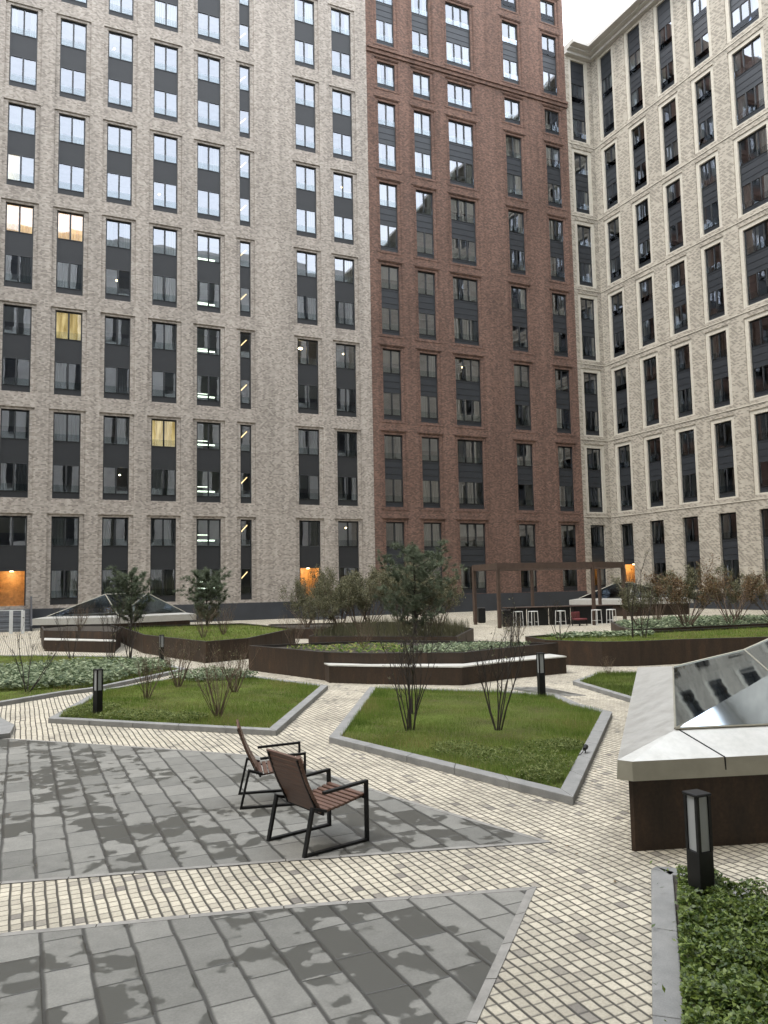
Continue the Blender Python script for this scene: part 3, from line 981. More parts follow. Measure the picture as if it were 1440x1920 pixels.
def bay(fc, parent, key, uc, zb, wd, H=BAYH, wins=None, lights=2, metal=None, panel=None, ribs=False, p_cur=0.5, lit=(), door=False, tubes=None, guard=True):
    wins = wins or win_spec(H)
    full = wins
    if door:
        wins = [q for q in wins if q[0] > 1]
    f = obj('window_bay', frame_mesh((key, door, H), wd, H, wins if not door else [(2.12, 2.12)] + wins, lights, metal or M_anthra), parent)
    p = fc.p(uc, 0, zb)
    f.location = p; f.rotation_euler = (0, 0, fc.a)
    for c_, d_ in panel_spans(H, wins if not door else [(0.0, 2.1)] + wins):
        obj('base_panel' if c_ == 0 else 'spandrel', spandrel_mesh(wd, c_, d_, panel, ribs), f)
    for q, (z0, z1) in enumerate(full):
        if door and q == 0:
            continue
        obj('window_pane', pane_mesh(key, wd, z0, z1, lights, random.randrange(4)), f)
        L = dict(lit).get(q)
        if L == 'amber':
            obj('lit_curtain', curtain_mesh(key, wd, z0, z1, 3, M_litcurtain), f)
        elif L == 'yellow':
            obj('lit_curtain', curtain_mesh(key, wd, z0, z1, 3, M_lityellow), f)
        elif L == 'half':
            obj('lit_curtain', curtain_mesh(key, wd, z0, z1, 1, M_lityellow), f)
        elif L == 'pendant':
            a = MB(); a.tube([(-0.3, 0.9, z1 - 0.45), (-0.3, 0.9, z1 - 0.38), (-0.3, 0.9, z1 - 0.3)], [0.05, 0.16, 0.05], 10)
            a.build('ceiling_lamp', M_bulb, f)
        elif random.random() < 0.09 and not tubes and zb < 34:
            x_ = random.uniform(-0.25, 0.25) * wd
            a = MB(); a.tube([(x_, 1.3, z1 - 0.34), (x_, 1.3, z1 - 0.3), (x_, 1.3, z1 - 0.26)], [0.03, 0.06, 0.03], 8)
            a.build('ceiling_lamp', M_bulb, f)
        elif random.random() < p_cur and not tubes:
            obj('curtain', curtain_mesh(key, wd, z0, z1, random.choice((0, 0, 1, 2, 3, 4, 5)), M_curtain), f)
        if tubes == 'flat':
            a = MB(); a.box(-wd * 0.36, wd * 0.36, 0.9, 1.0, z0 + 0.34, z0 + 0.43); a.box(-wd * 0.4, wd * 0.2, 1.9, 1.95, z0 + 0.80, z0 + 0.84)
            a.build('light_tube', M_tube, f)
        if tubes == 'stair':
            a = MB(); a.tube([(-0.3, 0.8, z0 + 0.85), (0.25, 0.8, z0 + 1.45)], 0.035, 5)
            a.build('stair_light', M_warmtube, f)
    if guard and not door:
        for z0, z1 in wins:
            obj('glass_guard', guard_mesh((key, round(z0, 2)), wd, z0), f)
    if door:
        a = MB(); x = wd / 2 - 0.055; y0, y1 = FD + 0.05, 1.35
        zt = 2.1
        a.face([(-x, y1, 0), (x, y1, 0), (x, y1, zt), (-x, y1, zt)])
        a.face([(-x, y0, 0), (-x, y1, 0), (-x, y1, zt), (-x, y0, zt)])
        a.face([(x, y0, 0), (x, y1, 0), (x, y1, zt), (x, y0, zt)])
        a.face([(-x, y0, zt), (x, y0, zt), (x, y1, zt), (-x, y1, zt)])
        a.face([(-x, y0, 0), (x, y0, 0), (x, y1, 0), (-x, y1, 0)])
        for i in range(-2, 3):
            a.box(i * x * 0.38 - 0.012, i * x * 0.38 + 0.012, y1 - 0.03, y1 - 0.002, 0, zt - 0.02)
        a.build('entrance_alcove', M_ent, f)
        a = MB(); a.tube([(0, 0.62, zt - 0.05), (0, 0.62, zt - 0.01)], [0.10, 0.10], 12)
        a.build('ceiling_lamp', M_bulb, f)
        lamp_point(f, (0, 0.62, zt - 0.2), 7)
    return f

def interior(fc, parent, u0, u1, z0, z1, floors, depth=3.2):
    a = MB()
    fc.quad(a, u0, u1, z0, z1, depth)
    for zf in floors:
        fc.box(a, u0, u1, PD + 0.12, depth - 0.01, zf - 0.12, zf + 0.12)
    a.build('interior', M_room, parent)

def shell(fc, parent, mb, u0, u1, z0, z1, depth):
    """sides, back and roof of a block behind a facade"""
    for u in (u0, u1):
        mb.face([fc.p(u, 0, z0), fc.p(u, depth, z0), fc.p(u, depth, z1), fc.p(u, 0, z1)], [(0, z0), (depth, z0), (depth, z1), (0, z1)])
    fc.quad(mb, u0, u1, z0, z1, depth)
    mb.face([fc.p(u0, 0, z1), fc.p(u1, 0, z1), fc.p(u1, depth, z1), fc.p(u0, depth, z1)])

# --- beige tower
tA = thing('apartment_tower', 'beige brick apartment tower with two-pane windows stacked in dark pairs, left of the red tower', 'building', (0, 60, 0))
fA = Facade((0, -8, 0), 0.0)
ZA = 53.4
colsA = [(-9.9, 1.6), (-6.65, 1.6), (-3.35, 1.6), (-0.425, 1.59), (2.515, 1.59), (5.445, 1.59), (8.40, 1.61), (11.33, 1.61), (13.86, 0.77), (18.405, 1.57), (21.325, 1.59)]
rowsA = range(8)
holes = [(c - wd / 2, c + wd / 2, ROW0 + STEP * r_, ROW0 + STEP * r_ + BAYH) for c, wd in colsA for r_ in rowsA]
wa = MB(); 
fA.wall(wa, wa, -34, 23.33, 1.12, ZA, holes, 0.27, 0.16, 0.12, 0.09, 0.36)
shell(fA, tA, wa, -34, 23.33, 0.0, ZA, 15)
wa.build('wall', M_brickA, tA)
a = MB(); fA.box(a, -34, 17.45, -0.05, 0.2, 0, 1.15); fA.box(a, 19.35, 23.33, -0.05, 0.2, 0, 1.15); a.build('plinth', M_plinth, tA)
interior(fA, tA, -33.9, 23.2, 0.2, ZA, [ROW0 + STEP * r_ + k for r_ in rowsA for k in (-0.55, 2.85)])
LITA = {(3, 3): {1: 'amber'}, (4, 3): {1: 'amber'}, (3, 4): {0: 'half'}, (4, 2): {1: 'yellow'}, (6, 1): {1: 'yellow'}, (9, 2): {1: 'pendant'}}
for ci, (c, wd) in enumerate(colsA):
    for r_ in rowsA:
        tubes = {7: 'flat', 8: 'stair'}.get(ci) if r_ <= 3 else ('stair' if ci == 8 else None)
        bay(fA, tA, ('A', round(wd, 2)), c, ROW0 + STEP * r_, wd, lights=1 if wd < 1 else 2, panel=M_spandA, p_cur=0.9 if r_ < 4 else 0.4,
            lit=LITA.get((ci, r_), ()), door=(r_ == 0 and ci in (3, 9)), tubes=tubes)

# --- red tower
tB = thing('apartment_tower', 'red-brown brick apartment tower between the beige tower and the cream block', 'building', (33, 60, 0))
fB = Facade((-33, -8, 0), 0.0)
ZB = 54.6
colsB = [(25.03, 1.51, 2), (28.15, 1.53, 2), (31.645, 2.29, 3), (36.725, 1.57, 2), (40.765, 1.51, 2)]
holes, bays = [], []
for c, wd, n in colsB:
    for r_ in range(6):
        z = ROW0 + STEP * r_
        holes.append((c - wd / 2, c + wd / 2, z, z + BAYH)); bays.append((c, wd, n, z, BAYH, r_))
    z = ROW0 + STEP * 6
    holes.append((c - wd / 2, c + wd / 2, z, z + 2.13)); bays.append((c, wd, n, z, 2.13, 6))
    for z, H_ in ((43.94, BAYH), (50.44, 2.13)):
        holes.append((c - wd / 2, c + wd / 2, z, z + H_)); bays.append((c, wd, n, z, H_, 7))
wb = MB()
fB.wall(wb, wb, 23.33, 42.3, 1.3, ZB, holes, 0.24, 0.2, 0.1, 0.07, 0.36)
shell(fB, tB, wb, 23.335, 42.3, 0.0, ZB, 15)
for c, wd, n, z, H, r_ in bays:
    fB.box(wb, c - wd / 2 - 0.42, c + wd / 2 + 0.42, -0.045, 0, z + H + 0.27, z + H + 0.34)
    fB.box(wb, c - wd / 2 - 0.34, c + wd / 2 + 0.34, -0.03, 0, z - 0.22, z - 0.15)
    for s_ in (-1, 1):
        x = c + s_ * (wd / 2 + 0.37)
        fB.box(wb, x - 0.05, x + 0.05, -0.02, 0, z - 0.12, z + H + 0.26)
fB.box(wb, 23.33, 42.33, -0.22, 0, 43.28, 43.5)
fB.box(wb, 23.33, 42.33, -0.12, 0, 42.98, 43.28)
wb.build('wall', M_brickB, tB)
a = MB(); fB.box(a, 23.33, 42.3, -0.05, 0.2, 0, 1.33); a.build('plinth', M_plinth, tB)
interior(fB, tB, 23.4, 42.2, 0.2, ZB, [ROW0 + STEP * r_ + k for r_ in range(7) for k in (-0.55, 2.85)] + [43.4, 46.8, 49.9])
for c, wd, n, z, H, r_ in bays:
    wins = [(0.43, 2.05)] if H < 3 else None
    lit = {}
    bay(fB, tB, ('B', round(wd, 2)), c, z, wd, H=H, wins=wins, lights=n, metal=M_anthra, panel=M_spandB, ribs=True, p_cur=0.75, lit=lit, door=False)
    
# --- cream block: a long wall coming towards the camera and a short facet facing it
tC = thing('apartment_block', 'cream patterned brick apartment block with a projecting cornice, on the right', 'building', (52, 26, 0))
fD = Facade((-52, 26, 0), 0.0)
fC = Facade((45.2 - 52, 52 - 26, 0), R(-90))      # u = 52 - Y
colsC = [(1.77, 1.46), (5.17, 1.48), (8.565, 1.49), (11.96, 1.52), (15.82, 2.39), (19.8, 1.5), (23.2, 1.5), (26.6, 1.5)]
ZC = 48.0
wc, ring = MB(), MB()
def c_holes(cols):
    res, b_ = [], []
    for c, wd in cols:
        for r_ in range(7):
            z = ROW0 + STEP * r_; H = BAYH if r_ < 6 else 7.38
            res.append((c - wd / 2, c + wd / 2, z, z + H)); b_.append((c, wd, z, H, r_))
    return res, b_
for fc, cols, u0, u1 in ((fC, colsC, 0.0, 53.0), (fD, [(43.73, 1.52)], 42.3, 45.2)):
    holes, bays = c_holes(cols)
    low = [h for h in holes if h[2] < 3]; hi = [h for h in holes if h[2] >= 3]
    fc.wall(wc, ring, u0, u1, 7.3, ZC, hi, 0.30, 0.30, 0.12, 0.07, 0.36)
    fc.wall(wc, wc, u0, u1, 1.1, 7.3, low, 0.0, 0.0, 0.0, 0.0, 0.36)
    for r_ in range(6):
        z = ROW0 + STEP * r_ + BAYH + 0.62
        fc.box(ring, u0, u1 - (0.1 if fc is fD else 0), -0.045, 0, z + 0.04, z + 0.10)
    for c, wd, z, H, r_ in bays:
        tall = H > 6
        wins = [(0.43, 2.07), (3.62, 5.30)]
        wide = wd > 2
        isdoor = (fc is fC and r_ == 0 and abs(c - 1.77) < 0.01)
        f = bay(fc, tC, ('C', round(wd, 2)), c, z, wd, H=H, wins=wins, lights=3 if wide else 2, metal=M_anthra, panel=M_spandB, ribs=True, p_cur=0.8, door=isdoor)
        if wide and r_ >= 3:
            for z0, z1 in wins:
                a = MB(); a.box(wd * 0.18, wd * 0.42, 0.9, 0.94, z0 + 1.15, z0 + 1.24)
                a.build('light_tube', M_warmtube, f)
    interior(fc, tC, u0 + (0.3 if fc is fC else 0.1), min(u1, 40) - 0.1, 0.2, ZC, [ROW0 + STEP * r_ + k for r_ in range(7) for k in (-0.55, 2.85)] + [47.0], 3.0)
wc.face([fC.p(53, 0, 0), fC.p(53, 14, 0), fC.p(53, 14, ZC), fC.p(53, 0, ZC)])
wc.face([fC.p(-9, 14, 0), fC.p(53, 14, 0), fC.p(53, 14, ZC), fC.p(-9, 14, ZC)])
wc.face([fD.p(42.31, 0.01, 0), fD.p(42.31, 9, 0), fD.p(42.31, 9, ZC), fD.p(42.31, 0.01, ZC)])
wc.face([fD.p(42.31, 9, 0), fD.p(59.2, 9, 0), fD.p(59.2, 9, ZC), fD.p(42.31, 9, ZC)])
wc.build('wall', M_brickC, tC)
ring.build('window_surround', M_cream, tC)
a = MB(); fC.box(a, 0.06, 53, -0.05, 0.2, 0, 1.12); fD.box(a, 42.3, 45.14, -0.05, 0.2, 0, 1.12); a.build('plinth', M_plinth, tC)
a = MB()
X0, Y0 = 45.2 - 52, 52 - 26
def slab(o, z0, z1):
    poly = [(42.3 - 52, Y0 - o), (X0 - o, Y0 - o), (X0 - o, -27.0), (59.2 - 52, -27.0), (59.2 - 52, Y0 + 9), (42.3 - 52, Y0 + 9)]
    a.prism(poly, z0, z1, top=True, bottom=True)
slab(0.35, 47.96, 48.2); slab(0.75, 48.2, 48.32); slab(1.3, 48.32, 48.62); slab(1.22, 48.62, 48.72)
a.build('cornice', M_cornice, tC)

# --- the blocks that close the courtyard behind the camera and on the left: seen in the panes
def plain_block(label, org, ang, u0, u1, depth, loc, zt=48.0):
    t = thing('apartment_block', label, 'building', loc)
    fc = Facade((org[0] - loc[0], org[1] - loc[1], 0), ang)
    hs = []
    c = u0 + 2.2
    while c < u1 - 2:
        for r_ in range(7):
            z = ROW0 + STEP * r_
            hs.append((c - 0.8, c + 0.8, z, z + BAYH))
        c += 3.3
    mb = MB()
    fc.wall(mb, mb, u0, u1, 0, zt, hs, 0.0, 0.0, 0.0, 0.0, 0.3)
    shell(fc, t, mb, u0, u1, 0, zt, depth)
    mb.build('wall', M_farroof, t)
    gl = MB()
    for h in hs:
        fc.quad(gl, h[0], h[1], h[2], h[2] + 2.1, 0.27)
        fc.quad(gl, h[0], h[1], h[2] + 3.3, h[3], 0.27)
        fc.quad(gl, h[0], h[1], h[2] + 2.1, h[2] + 3.3, 0.24)
    w_ = gl.build('windows', M_spandB, t); w_['kind'] = 'stuff'
    return t
plain_block('pale grey block closing the courtyard behind the camera', (45.2, -0.7), R(180), 0.0, 79, 14, (5, -8, 0))
plain_block('pale grey block closing the courtyard on its left side', (-34, -0.7), R(90), 0.0, 52.6, 14, (-41, 26, 0))

# ------------------------------------------------------------------ entrance steps and railings
def steps(label, x0, x1, y_top, n, rise, run, cheek):
    t = thing('entrance_steps', label, 'steps', ((x0 + x1) / 2, y_top - n * run / 2, 0))
    ox, oy = t.location.x, t.location.y
    a = MB()
    for i in range(n):
        y0 = y_top - (n - i) * run
        a.box(x0 - ox, x1 - ox, y0 - oy, y0 + run - oy, 0, rise * (i + 1))
    a.build('step_flight', M_step, t)
    for x in (x0 - 0.12, x1 + 0.02):
        a = MB()
        P = [(y_top - oy, 0), (y_top - n * run - 0.2 - oy, 0), (y_top - n * run - 0.2 - oy, cheek), (y_top - oy, n * rise + cheek + 0.45)]
        L = [(x - ox, y, z) for y, z in P]; Q = [(x + 0.1 - ox, y, z) for y, z in P]
        a.face(L); a.face(Q[::-1])
        for k in range(4):
            j = (k + 1) % 4
            a.face([L[k], L[j], Q[j], Q[k]])
        a.build('side_wall', M_plinth, t)
    return t
steps('grey entrance steps between dark wedge walls, at the amber doorway of the beige tower', 17.6, 19.35, 51.9, 7, 0.165, 0.5, 0.35)
steps('grey entrance steps at the amber doorway at the far left edge', -1.4, 0.6, 51.9, 7, 0.165, 0.5, 0.3)
t = thing('railing', 'white posts and rail at the foot of the far left entrance', 'railing', (-0.4, 46.4, 0))
for x, y in ((-1.9, 0.9), (0.05, 0.2), (0.62, -0.05)):
    a = MB(); a.bevbox(x - 0.09, x + 0.09, y - 0.06, y + 0.06, 0, 1.2, 0.01); a.build('post', M_white, t)
a = MB(); a.bar([(-1.9, 0.9, 1.22), (0.05, 0.2, 1.22), (0.62, -0.05, 1.22)], 0.06, 0.04, (0.2, 1, 0)); a.build('top_rail', M_white, t)
a = MB(); 
for zz in (0.3, 0.6, 0.9):
    a.tube([(-1.9, 0.9, zz), (0.05, 0.2, zz), (0.62, -0.05, zz)], 0.018, 6)
a.build('cross_rail', M_black, t)

# ------------------------------------------------------------------ skylights
def face_thick(name, mb, material, parent, th=0.02):
    o = mb.build(name, material, parent)
    return o

def big_skylight():
    t = thing('skylight', 'big zinc-edged glass skylight on a dark steel base, in front of the right planter', 'skylight', (8.5, 6.5, 0))
    ox, oy = 8.5, 6.5
    q = lambda p: (p[0] - ox, p[1] - oy)
    d18 = R(-17.8)
    fd = (math.cos(d18), math.sin(d18))
    sd = (math.cos(R(46)), math.sin(R(46)))
    # cap top outline (z .76) and wall outline
    A0 = (4.66, 5.42); A1 = (4.72, 5.31)
    B1 = (A1[0] + fd[0] * 7.5, A1[1] + fd[1] * 7.5)
    F0 = (9.75, 10.72)
    G0 = (11.3, 10.2); G1 = (13.4, 7.0)
    cap = [A1, B1, G1, G0, F0, A0]
    base = inset(cap, 0.08)
    # rounded steel corner
    mb = MB(); mb.prism([q(p) for p in base], 0, 0.62, top=False); mb.build('base_wall', M_corten, t)
    mb = MB(); 
    capq = [q(p) for p in cap]
    low = [q(p) for p in inset(cap, -0.012)]
    n = len(cap)
    for k in range(n):
        j = (k + 1) % n
        mb.face([(*low[k], 0.60), (*low[j], 0.60), (*capq[j], 0.76), (*capq[k], 0.76)])
        bq = [q(p) for p in inset(cap, 0.15)]
        mb.face([(*low[k], 0.60), (*low[j], 0.60), (*bq[j], 0.60), (*bq[k], 0.60)])
    # seams on the front fascia
    mb.build('fascia', M_fascia, t)
    N = (5.405, 5.5); E = (N[0] + fd[0] * 6.6, N[1] + fd[1] * 6.6)
    F = (9.11, 9.25); K = (10.9, 9.3); H2 = (12.6, 6.9)
    inn = [N, E, H2, K, F, N]
    mb = MB()
    for k in range(n):
        j = (k + 1) % n
        a_, b_ = inn[k], inn[j]
        pts = [(*capq[k], 0.76), (*capq[j], 0.76), (*q(b_), 0.93)]
        if a_ != b_:
            pts.append((*q(a_), 0.93))
        mb.face(pts)
    bo = mb.build('border', M_cap, t)
    # standing seams of the front border
    for s_ in (0.83, 2.9, 5.0):
        mb = MB()
        u = A1[0] + fd[0] * s_, A1[1] + fd[1] * s_
        v = N[0] + fd[0] * max(0.02, s_ - 0.8), N[1] + fd[1] * max(0.02, s_ - 0.8)
        mb.bar([(*q(u), 0.762), (*q(v), 0.932)], 0.012, 0.006, (fd[0], fd[1], 0))
        mb.bar([(u[0] - ox, u[1] - oy - 0.006, 0.61), (u[0] - ox, u[1] - oy - 0.003, 0.76)], 0.012, 0.006, (fd[0], fd[1], 0))
        mb.build('seam', M_black, bo)
    # faceted glass
    z1 = 0.935
    M_ = (9.9, 8.6, 1.195); T_ = (7.35, 5.985, 1.2)
    U_ = (10.9, 7.7, 1.83); V_ = (9.6, 6.3, 1.85)
    Q = lambda p: (p[0] - ox, p[1] - oy, p[2])
    N3, F3, E3, K3, H3 = (*N, z1), (*F, z1), (*E, z1), (*K, z1), (*H2, z1)
    facets = [[N3, F3, M_, T_], [N3, T_, V_, E3], [T_, M_, U_, V_], [F3, K3, U_, M_], [K3, H3, U_], [H3, E3, V_, U_]]
    mb = MB()
    for fct in facets:
        mb.face([Q(p) for p in fct])
    gl = mb.build('glass_roof', M_skyglass, t)
    # slim frames along the glass edges
    mb = MB()
    for p, q2 in ((N3, F3), (N3, E3), (F3, M_), (T_, M_), (N3, T_), (M_, U_), (T_, V_)):
        wdt = 0.012
        mb.tube([Q((p[0], p[1], p[2] + 0.004)), Q((q2[0], q2[1], q2[2] + 0.004))], wdt, 5)
    mb.build('glazing_bar', M_fascia, gl)
    # flat sheet below, greyed lighter to put sky paleness into the glass
    mb = MB(); mb.face([(*q(p), 0.3) for p in inset(cap, 0.2)]); mb.build('light_well', M_well, t)
    return t
big_skylight()

def far_skylight(label, eave, ridge, zb, ze, loc):
    t = thing('skylight', label, 'skylight', loc)
    q = lambda p: (p[0] - loc[0], p[1] - loc[1])
    mb = MB(); mb.prism([q(p) for p in inset(eave, 0.2)], 0, zb, top=False); mb.build('base_wall', M_corten, t)
    mb = MB(); out_ = [q(p) for p in eave]; inn = [q(p) for p in inset(eave, 0.35)]
    n = len(eave)
    for k in range(n):
        j = (k + 1) % n
        mb.face([(*out_[k], zb), (*out_[j], zb), (*out_[j], ze), (*out_[k], ze)])
        mb.face([(*out_[k], ze), (*out_[j], ze), (*inn[j], ze + 0.08), (*inn[k], ze + 0.08)])
    mb.build('border', M_cap, t)
    mb = MB()
    # eave is 4 corners (left, front, right, back); ridge is 2 points
    l, f, r_, b = [(*p, ze + 0.085) for p in inn]
    a0, a1 = [(p[0] - loc[0], p[1] - loc[1], p[2]) for p in ridge]
    for fct in ([l, f, a0], [f, r_, a1, a0], [r_, b, a1], [b, l, a0, a1]):
        mb.face(fct)
    g_ = mb.build('glass_roof', M_skyglass, t)
    mb = MB()
    for p, s_ in ((l, a0), (f, a0), (a0, a1), (r_, a1), (f, a1)):
        mb.tube([p, s_], 0.025, 5)
    mb.build('glazing_bar', M_fascia, g_)
    return t
far_skylight('far glass pyramid skylight with pale edges below the beige tower', [(0.6, 41.2), (4.3, 39.4), (8.2, 40.6), (5.6, 45.5)], [(3.9, 41.6, 2.0), (6.0, 42.0, 2.0)], 0.62, 0.92, (4.5, 41.5, 0))
far_skylight('far glass pyramid skylight behind the pergola', [(31.6, 40.6), (33.5, 37.2), (37.8, 36.4), (38.2, 41.5)], [(34.4, 39.3, 2.05), (35.4, 39.0, 2.0)], 0.7, 1.0, (35, 39, 0))

# ------------------------------------------------------------------ chairs
def chair():
    t = thing('armchair', 'brown slatted lounge chair with black frame, nearer of the two, seen from behind', 'chair', (2.16, 6.83, 0), R(14), 'slatted lounge chairs on the grey slabs')
    hw = 0.295
    for s_ in (-1, 1):
        a = MB(); y = s_ * hw
        a.bar([(0.20, y, 0.50), (0.665, y, 0.525), (0.665, y, 0.014), (0.0, y, 0.014), (0.085, y, 0.385), (0.22, y, 0.345)], 0.042, 0.022, (0, 1, 0))
        a.build('side_frame', M_black, t)
    a = MB()
    a.bar([(0.66, -hw - 0.02, 0.385), (0.66, hw + 0.02, 0.385)], 0.03, 0.02, (0, 0, 1))
    a.bar([(0.20, -hw, 0.325), (0.20, hw, 0.325)], 0.03, 0.016, (0, 0, 1))
    a.build('cross_bar', M_black, t)
    # seat: slats across, from the front edge dropping to the back
    st = MB(); n = 9
    for i in range(n):
        f = i / (n - 1)
        x = 0.64 - f * 0.43; z = 0.405 - f * 0.07 - 0.012 * math.sin(f * math.pi)
        M = Matrix.Translation((x, 0, z)) @ Matrix.Rotation(R(-9), 4, 'Y')
        st.bevbox(-0.0205, 0.0205, -hw + 0.02, hw - 0.02, -0.011, 0.011, 0.004, M)
    seat = st.build('seat', M_slat, t)
    for y in (-0.24, 0.24):
        rl = MB()
        rl.bar([(0.655, y, 0.383), (0.42, y, 0.348), (0.19, y, 0.318)], 0.02, 0.012, (0, 1, 0))
        rl.build('seat_rail', M_black, seat)
    bk = MB(); n = 11
    for i in range(n):
        f = i / (n - 1)
        z = 0.35 + f * 0.45; x = 0.185 - f * 0.20 - 0.02 * math.sin(f * math.pi)
        M = Matrix.Translation((x, 0, z)) @ Matrix.Rotation(R(-24), 4, 'Y')
        bk.bevbox(-0.011, 0.011, -hw + 0.02, hw - 0.02, -0.0248, 0.0248, 0.002, M)
    back = bk.build('backrest', M_slat, t)
    for y in (-0.24, 0.24):
        rl = MB()
        rl.bar([(0.168, y, 0.33), (0.06, y, 0.56), (-0.033, y, 0.80)], 0.02, 0.010, (0, 1, 0))
        rl.build('back_rail', M_black, back)
    return t
ch1 = chair()
ch2 = copy_tree(ch1)
ch2.location = (2.19, 8.52, 0); ch2.rotation_euler = (0, 0, R(-13))
ch2['label'] = 'brown slatted lounge chair with black frame, half hidden behind the nearer one'

# ------------------------------------------------------------------ bollard lights
def bollard(label, loc, rz, h=0.88):
    t = thing('bollard_light', label, 'bollard', (*loc, 0), rz, 'black bollard lights along the paths')
    a = MB(); a.bevbox(-0.06, 0.06, -0.06, 0.06, 0, h * 0.58, 0.004); a.build('post', M_black, t)
    a = MB(); a.box(-0.072, 0.072, -0.072, 0.072, 0, 0.012); a.build('foot_plate', M_black, t)
    z0, z1 = h * 0.58, h - 0.018
    a = MB()
    for sx in (-1, 1):
        for sy in (-1, 1):
            a.box(sx * 0.06 - (0.022 if sx > 0 else 0), sx * 0.06 + (0 if sx > 0 else 0.022), sy * 0.06 - (0.022 if sy > 0 else 0), sy * 0.06 + (0 if sy > 0 else 0.022), z0, z1)
    fr = a.build('lamp_frame', M_black, t)
    a = MB(); a.box(-0.05, 0.05, -0.05, 0.05, z0 + 0.002, z1 - 0.002); a.build('diffuser', M_frost, fr)
    a = MB(); a.bevbox(-0.066, 0.066, -0.066, 0.066, z1, h, 0.004); a.build('cap', M_black, t)
    return t
bollard('black bollard light standing in the leafy bed before the skylight base', (4.104, 4.015), R(-3))
bollard('black bollard light at the far edge of the lawn right of the chairs', (9.145, 12.70), R(-12), 0.9)
bollard('black bollard light on the left lawn beside the kerb corner', (1.30, 14.95), R(30))
bollard('black bollard light beside the sharp-cornered planter at the path fork', (3.96, 24.77), R(10), 0.86)

# small spotlight on the kerb
t = thing('garden_spotlight', 'small black spotlight clamped on the grey kerb at the lawn edge', 'spotlight', (6.62, 8.30, KH), R(40))
a = MB(); a.tube([(0, 0, 0), (0, 0, 0.05)], 0.008, 6); a.build('stake', M_black, t)
a = MB(); a.tube([(-0.05, 0, 0.055), (0.0, 0, 0.06), (0.05, 0, 0.07)], [0.02, 0.028, 0.032], 10); a.build('lamp_head', M_black, t)
a = MB(); a.tube([(-0.05, 0, 0.05), (-0.11, 0.03, 0.01), (-0.2, 0.05, 0.006)], 0.005, 5); a.build('cable', M_black, t)

# ------------------------------------------------------------------ pergola, bar, stools, bins
t = thing('pergola', 'brown pergola with square posts and open roof over the bar counter', 'pergola', (25, 35, 0), 0)
PG = [(21.2, 32.66), (26.13, 31.63), (28.45, 32.05), (30.2, 36.0), (27.4, 38.6), (23.3, 38.4), (22.0, 36.2)]
for x, y in PG:
    a = MB(); a.bevbox(x - 25 - 0.075, x - 25 + 0.075, y - 35 - 0.075, y - 35 + 0.075, 0, 2.85, 0.008); a.build('post', M_pergola, t)
for k in range(len(PG)):
    j = (k + 1) % len(PG)
    a = MB()
    p, q = Vector((PG[k][0] - 25, PG[k][1] - 35, 3.0)), Vector((PG[j][0] - 25, PG[j][1] - 35, 3.0))
    d = (q - p).normalized()
    a.bar([p - d * 0.08, q + d * 0.074], 0.30, 0.15, (0, 0, 1))
    a.build('beam', M_pergola, t)
a = MB(); a.bar([(-3.3, -0.2, 2.97), (3.0, -0.6, 2.97)], 0.18, 0.1, (0, 0, 1)); a.bar([(-2.0, 2.4, 2.97), (3.6, 0.9, 2.97)], 0.18, 0.1, (0, 0, 1)); a.build('rafter', M_pergola, t)

t = thing('bar_counter', 'long dark bar counter under the brown pergola', 'counter', (25.2, 33.2, 0), math.atan2(-1.1, 4.9))
a = MB()
for x in (-2.4, -1.2, 0.0, 1.2, 2.4):
    a.bevbox(x - 0.5, x + 0.5, -0.2, 0.2, 0, 0.9, 0.01)
a.build('front_panel', M_black, t)
a = MB(); a.bevbox(-3.0, 3.0, -0.3, 0.3, 0.9, 0.95, 0.01); a.build('counter_top', M_pergola, t)
def stool():
    t = thing('bar_stool', '', 'stool', (0, 0, 0), 0, 'white bar stools at the counter')
    for sx in (-1, 1):
        for sy in (-1, 1):
            a = MB(); a.bar([(sx * 0.19, sy * 0.17, 0), (sx * 0.17, sy * 0.15, 0.74)], 0.028, 0.028, (0, 1, 0)); a.build('leg', M_white, t)
    a = MB(); a.bevbox(-0.19, 0.19, -0.17, 0.17, 0.74, 0.78, 0.01); a.build('seat', M_white, t)
    a = MB()
    for sx in (-1, 1):
        a.bar([(sx * 0.185, -0.165, 0.25), (sx * 0.185, 0.165, 0.25)], 0.02, 0.02, (0, 0, 1))
    a.build('foot_rail', M_white, t)
    return t
st0 = stool()
spots = [((22.35, 32.75), 'white bar stool standing furthest left at the dark counter'), ((22.95, 32.35), 'second white bar stool from the left at the dark counter'),
         ((24.15, 31.75), 'white bar stool half hidden by the bare shrub, middle of the counter'), ((26.0, 31.3), 'white bar stool just left of a pergola post'),
         ((26.75, 31.1), 'white bar stool at the right end of the counter')]
for i, ((x, y), lb) in enumerate(spots):
    o = st0 if i == 0 else copy_tree(st0)
    o.location = (x, y, 0); o.rotation_euler = (0, 0, R(-12 + 9 * i)); o['label'] = lb
t = thing('lounge_chair', 'low dull red chair beside the bar counter', 'chair', (25.3, 31.75, 0), R(10))
a = MB(); a.bevbox(-0.3, 0.3, -0.25, 0.25, 0.28, 0.36, 0.02); a.build('seat', M_red, t)
a = MB(); a.bevbox(-0.3, 0.3, 0.22, 0.28, 0.36, 0.68, 0.02); a.build('backrest', M_red, t)
for sx in (-1, 1):
    for sy in (-1, 1):
        a = MB(); a.box(sx * 0.27 - 0.02, sx * 0.27 + 0.02, sy * 0.22 - 0.02, sy * 0.22 + 0.02, 0, 0.28); a.build('leg', M_black, t)
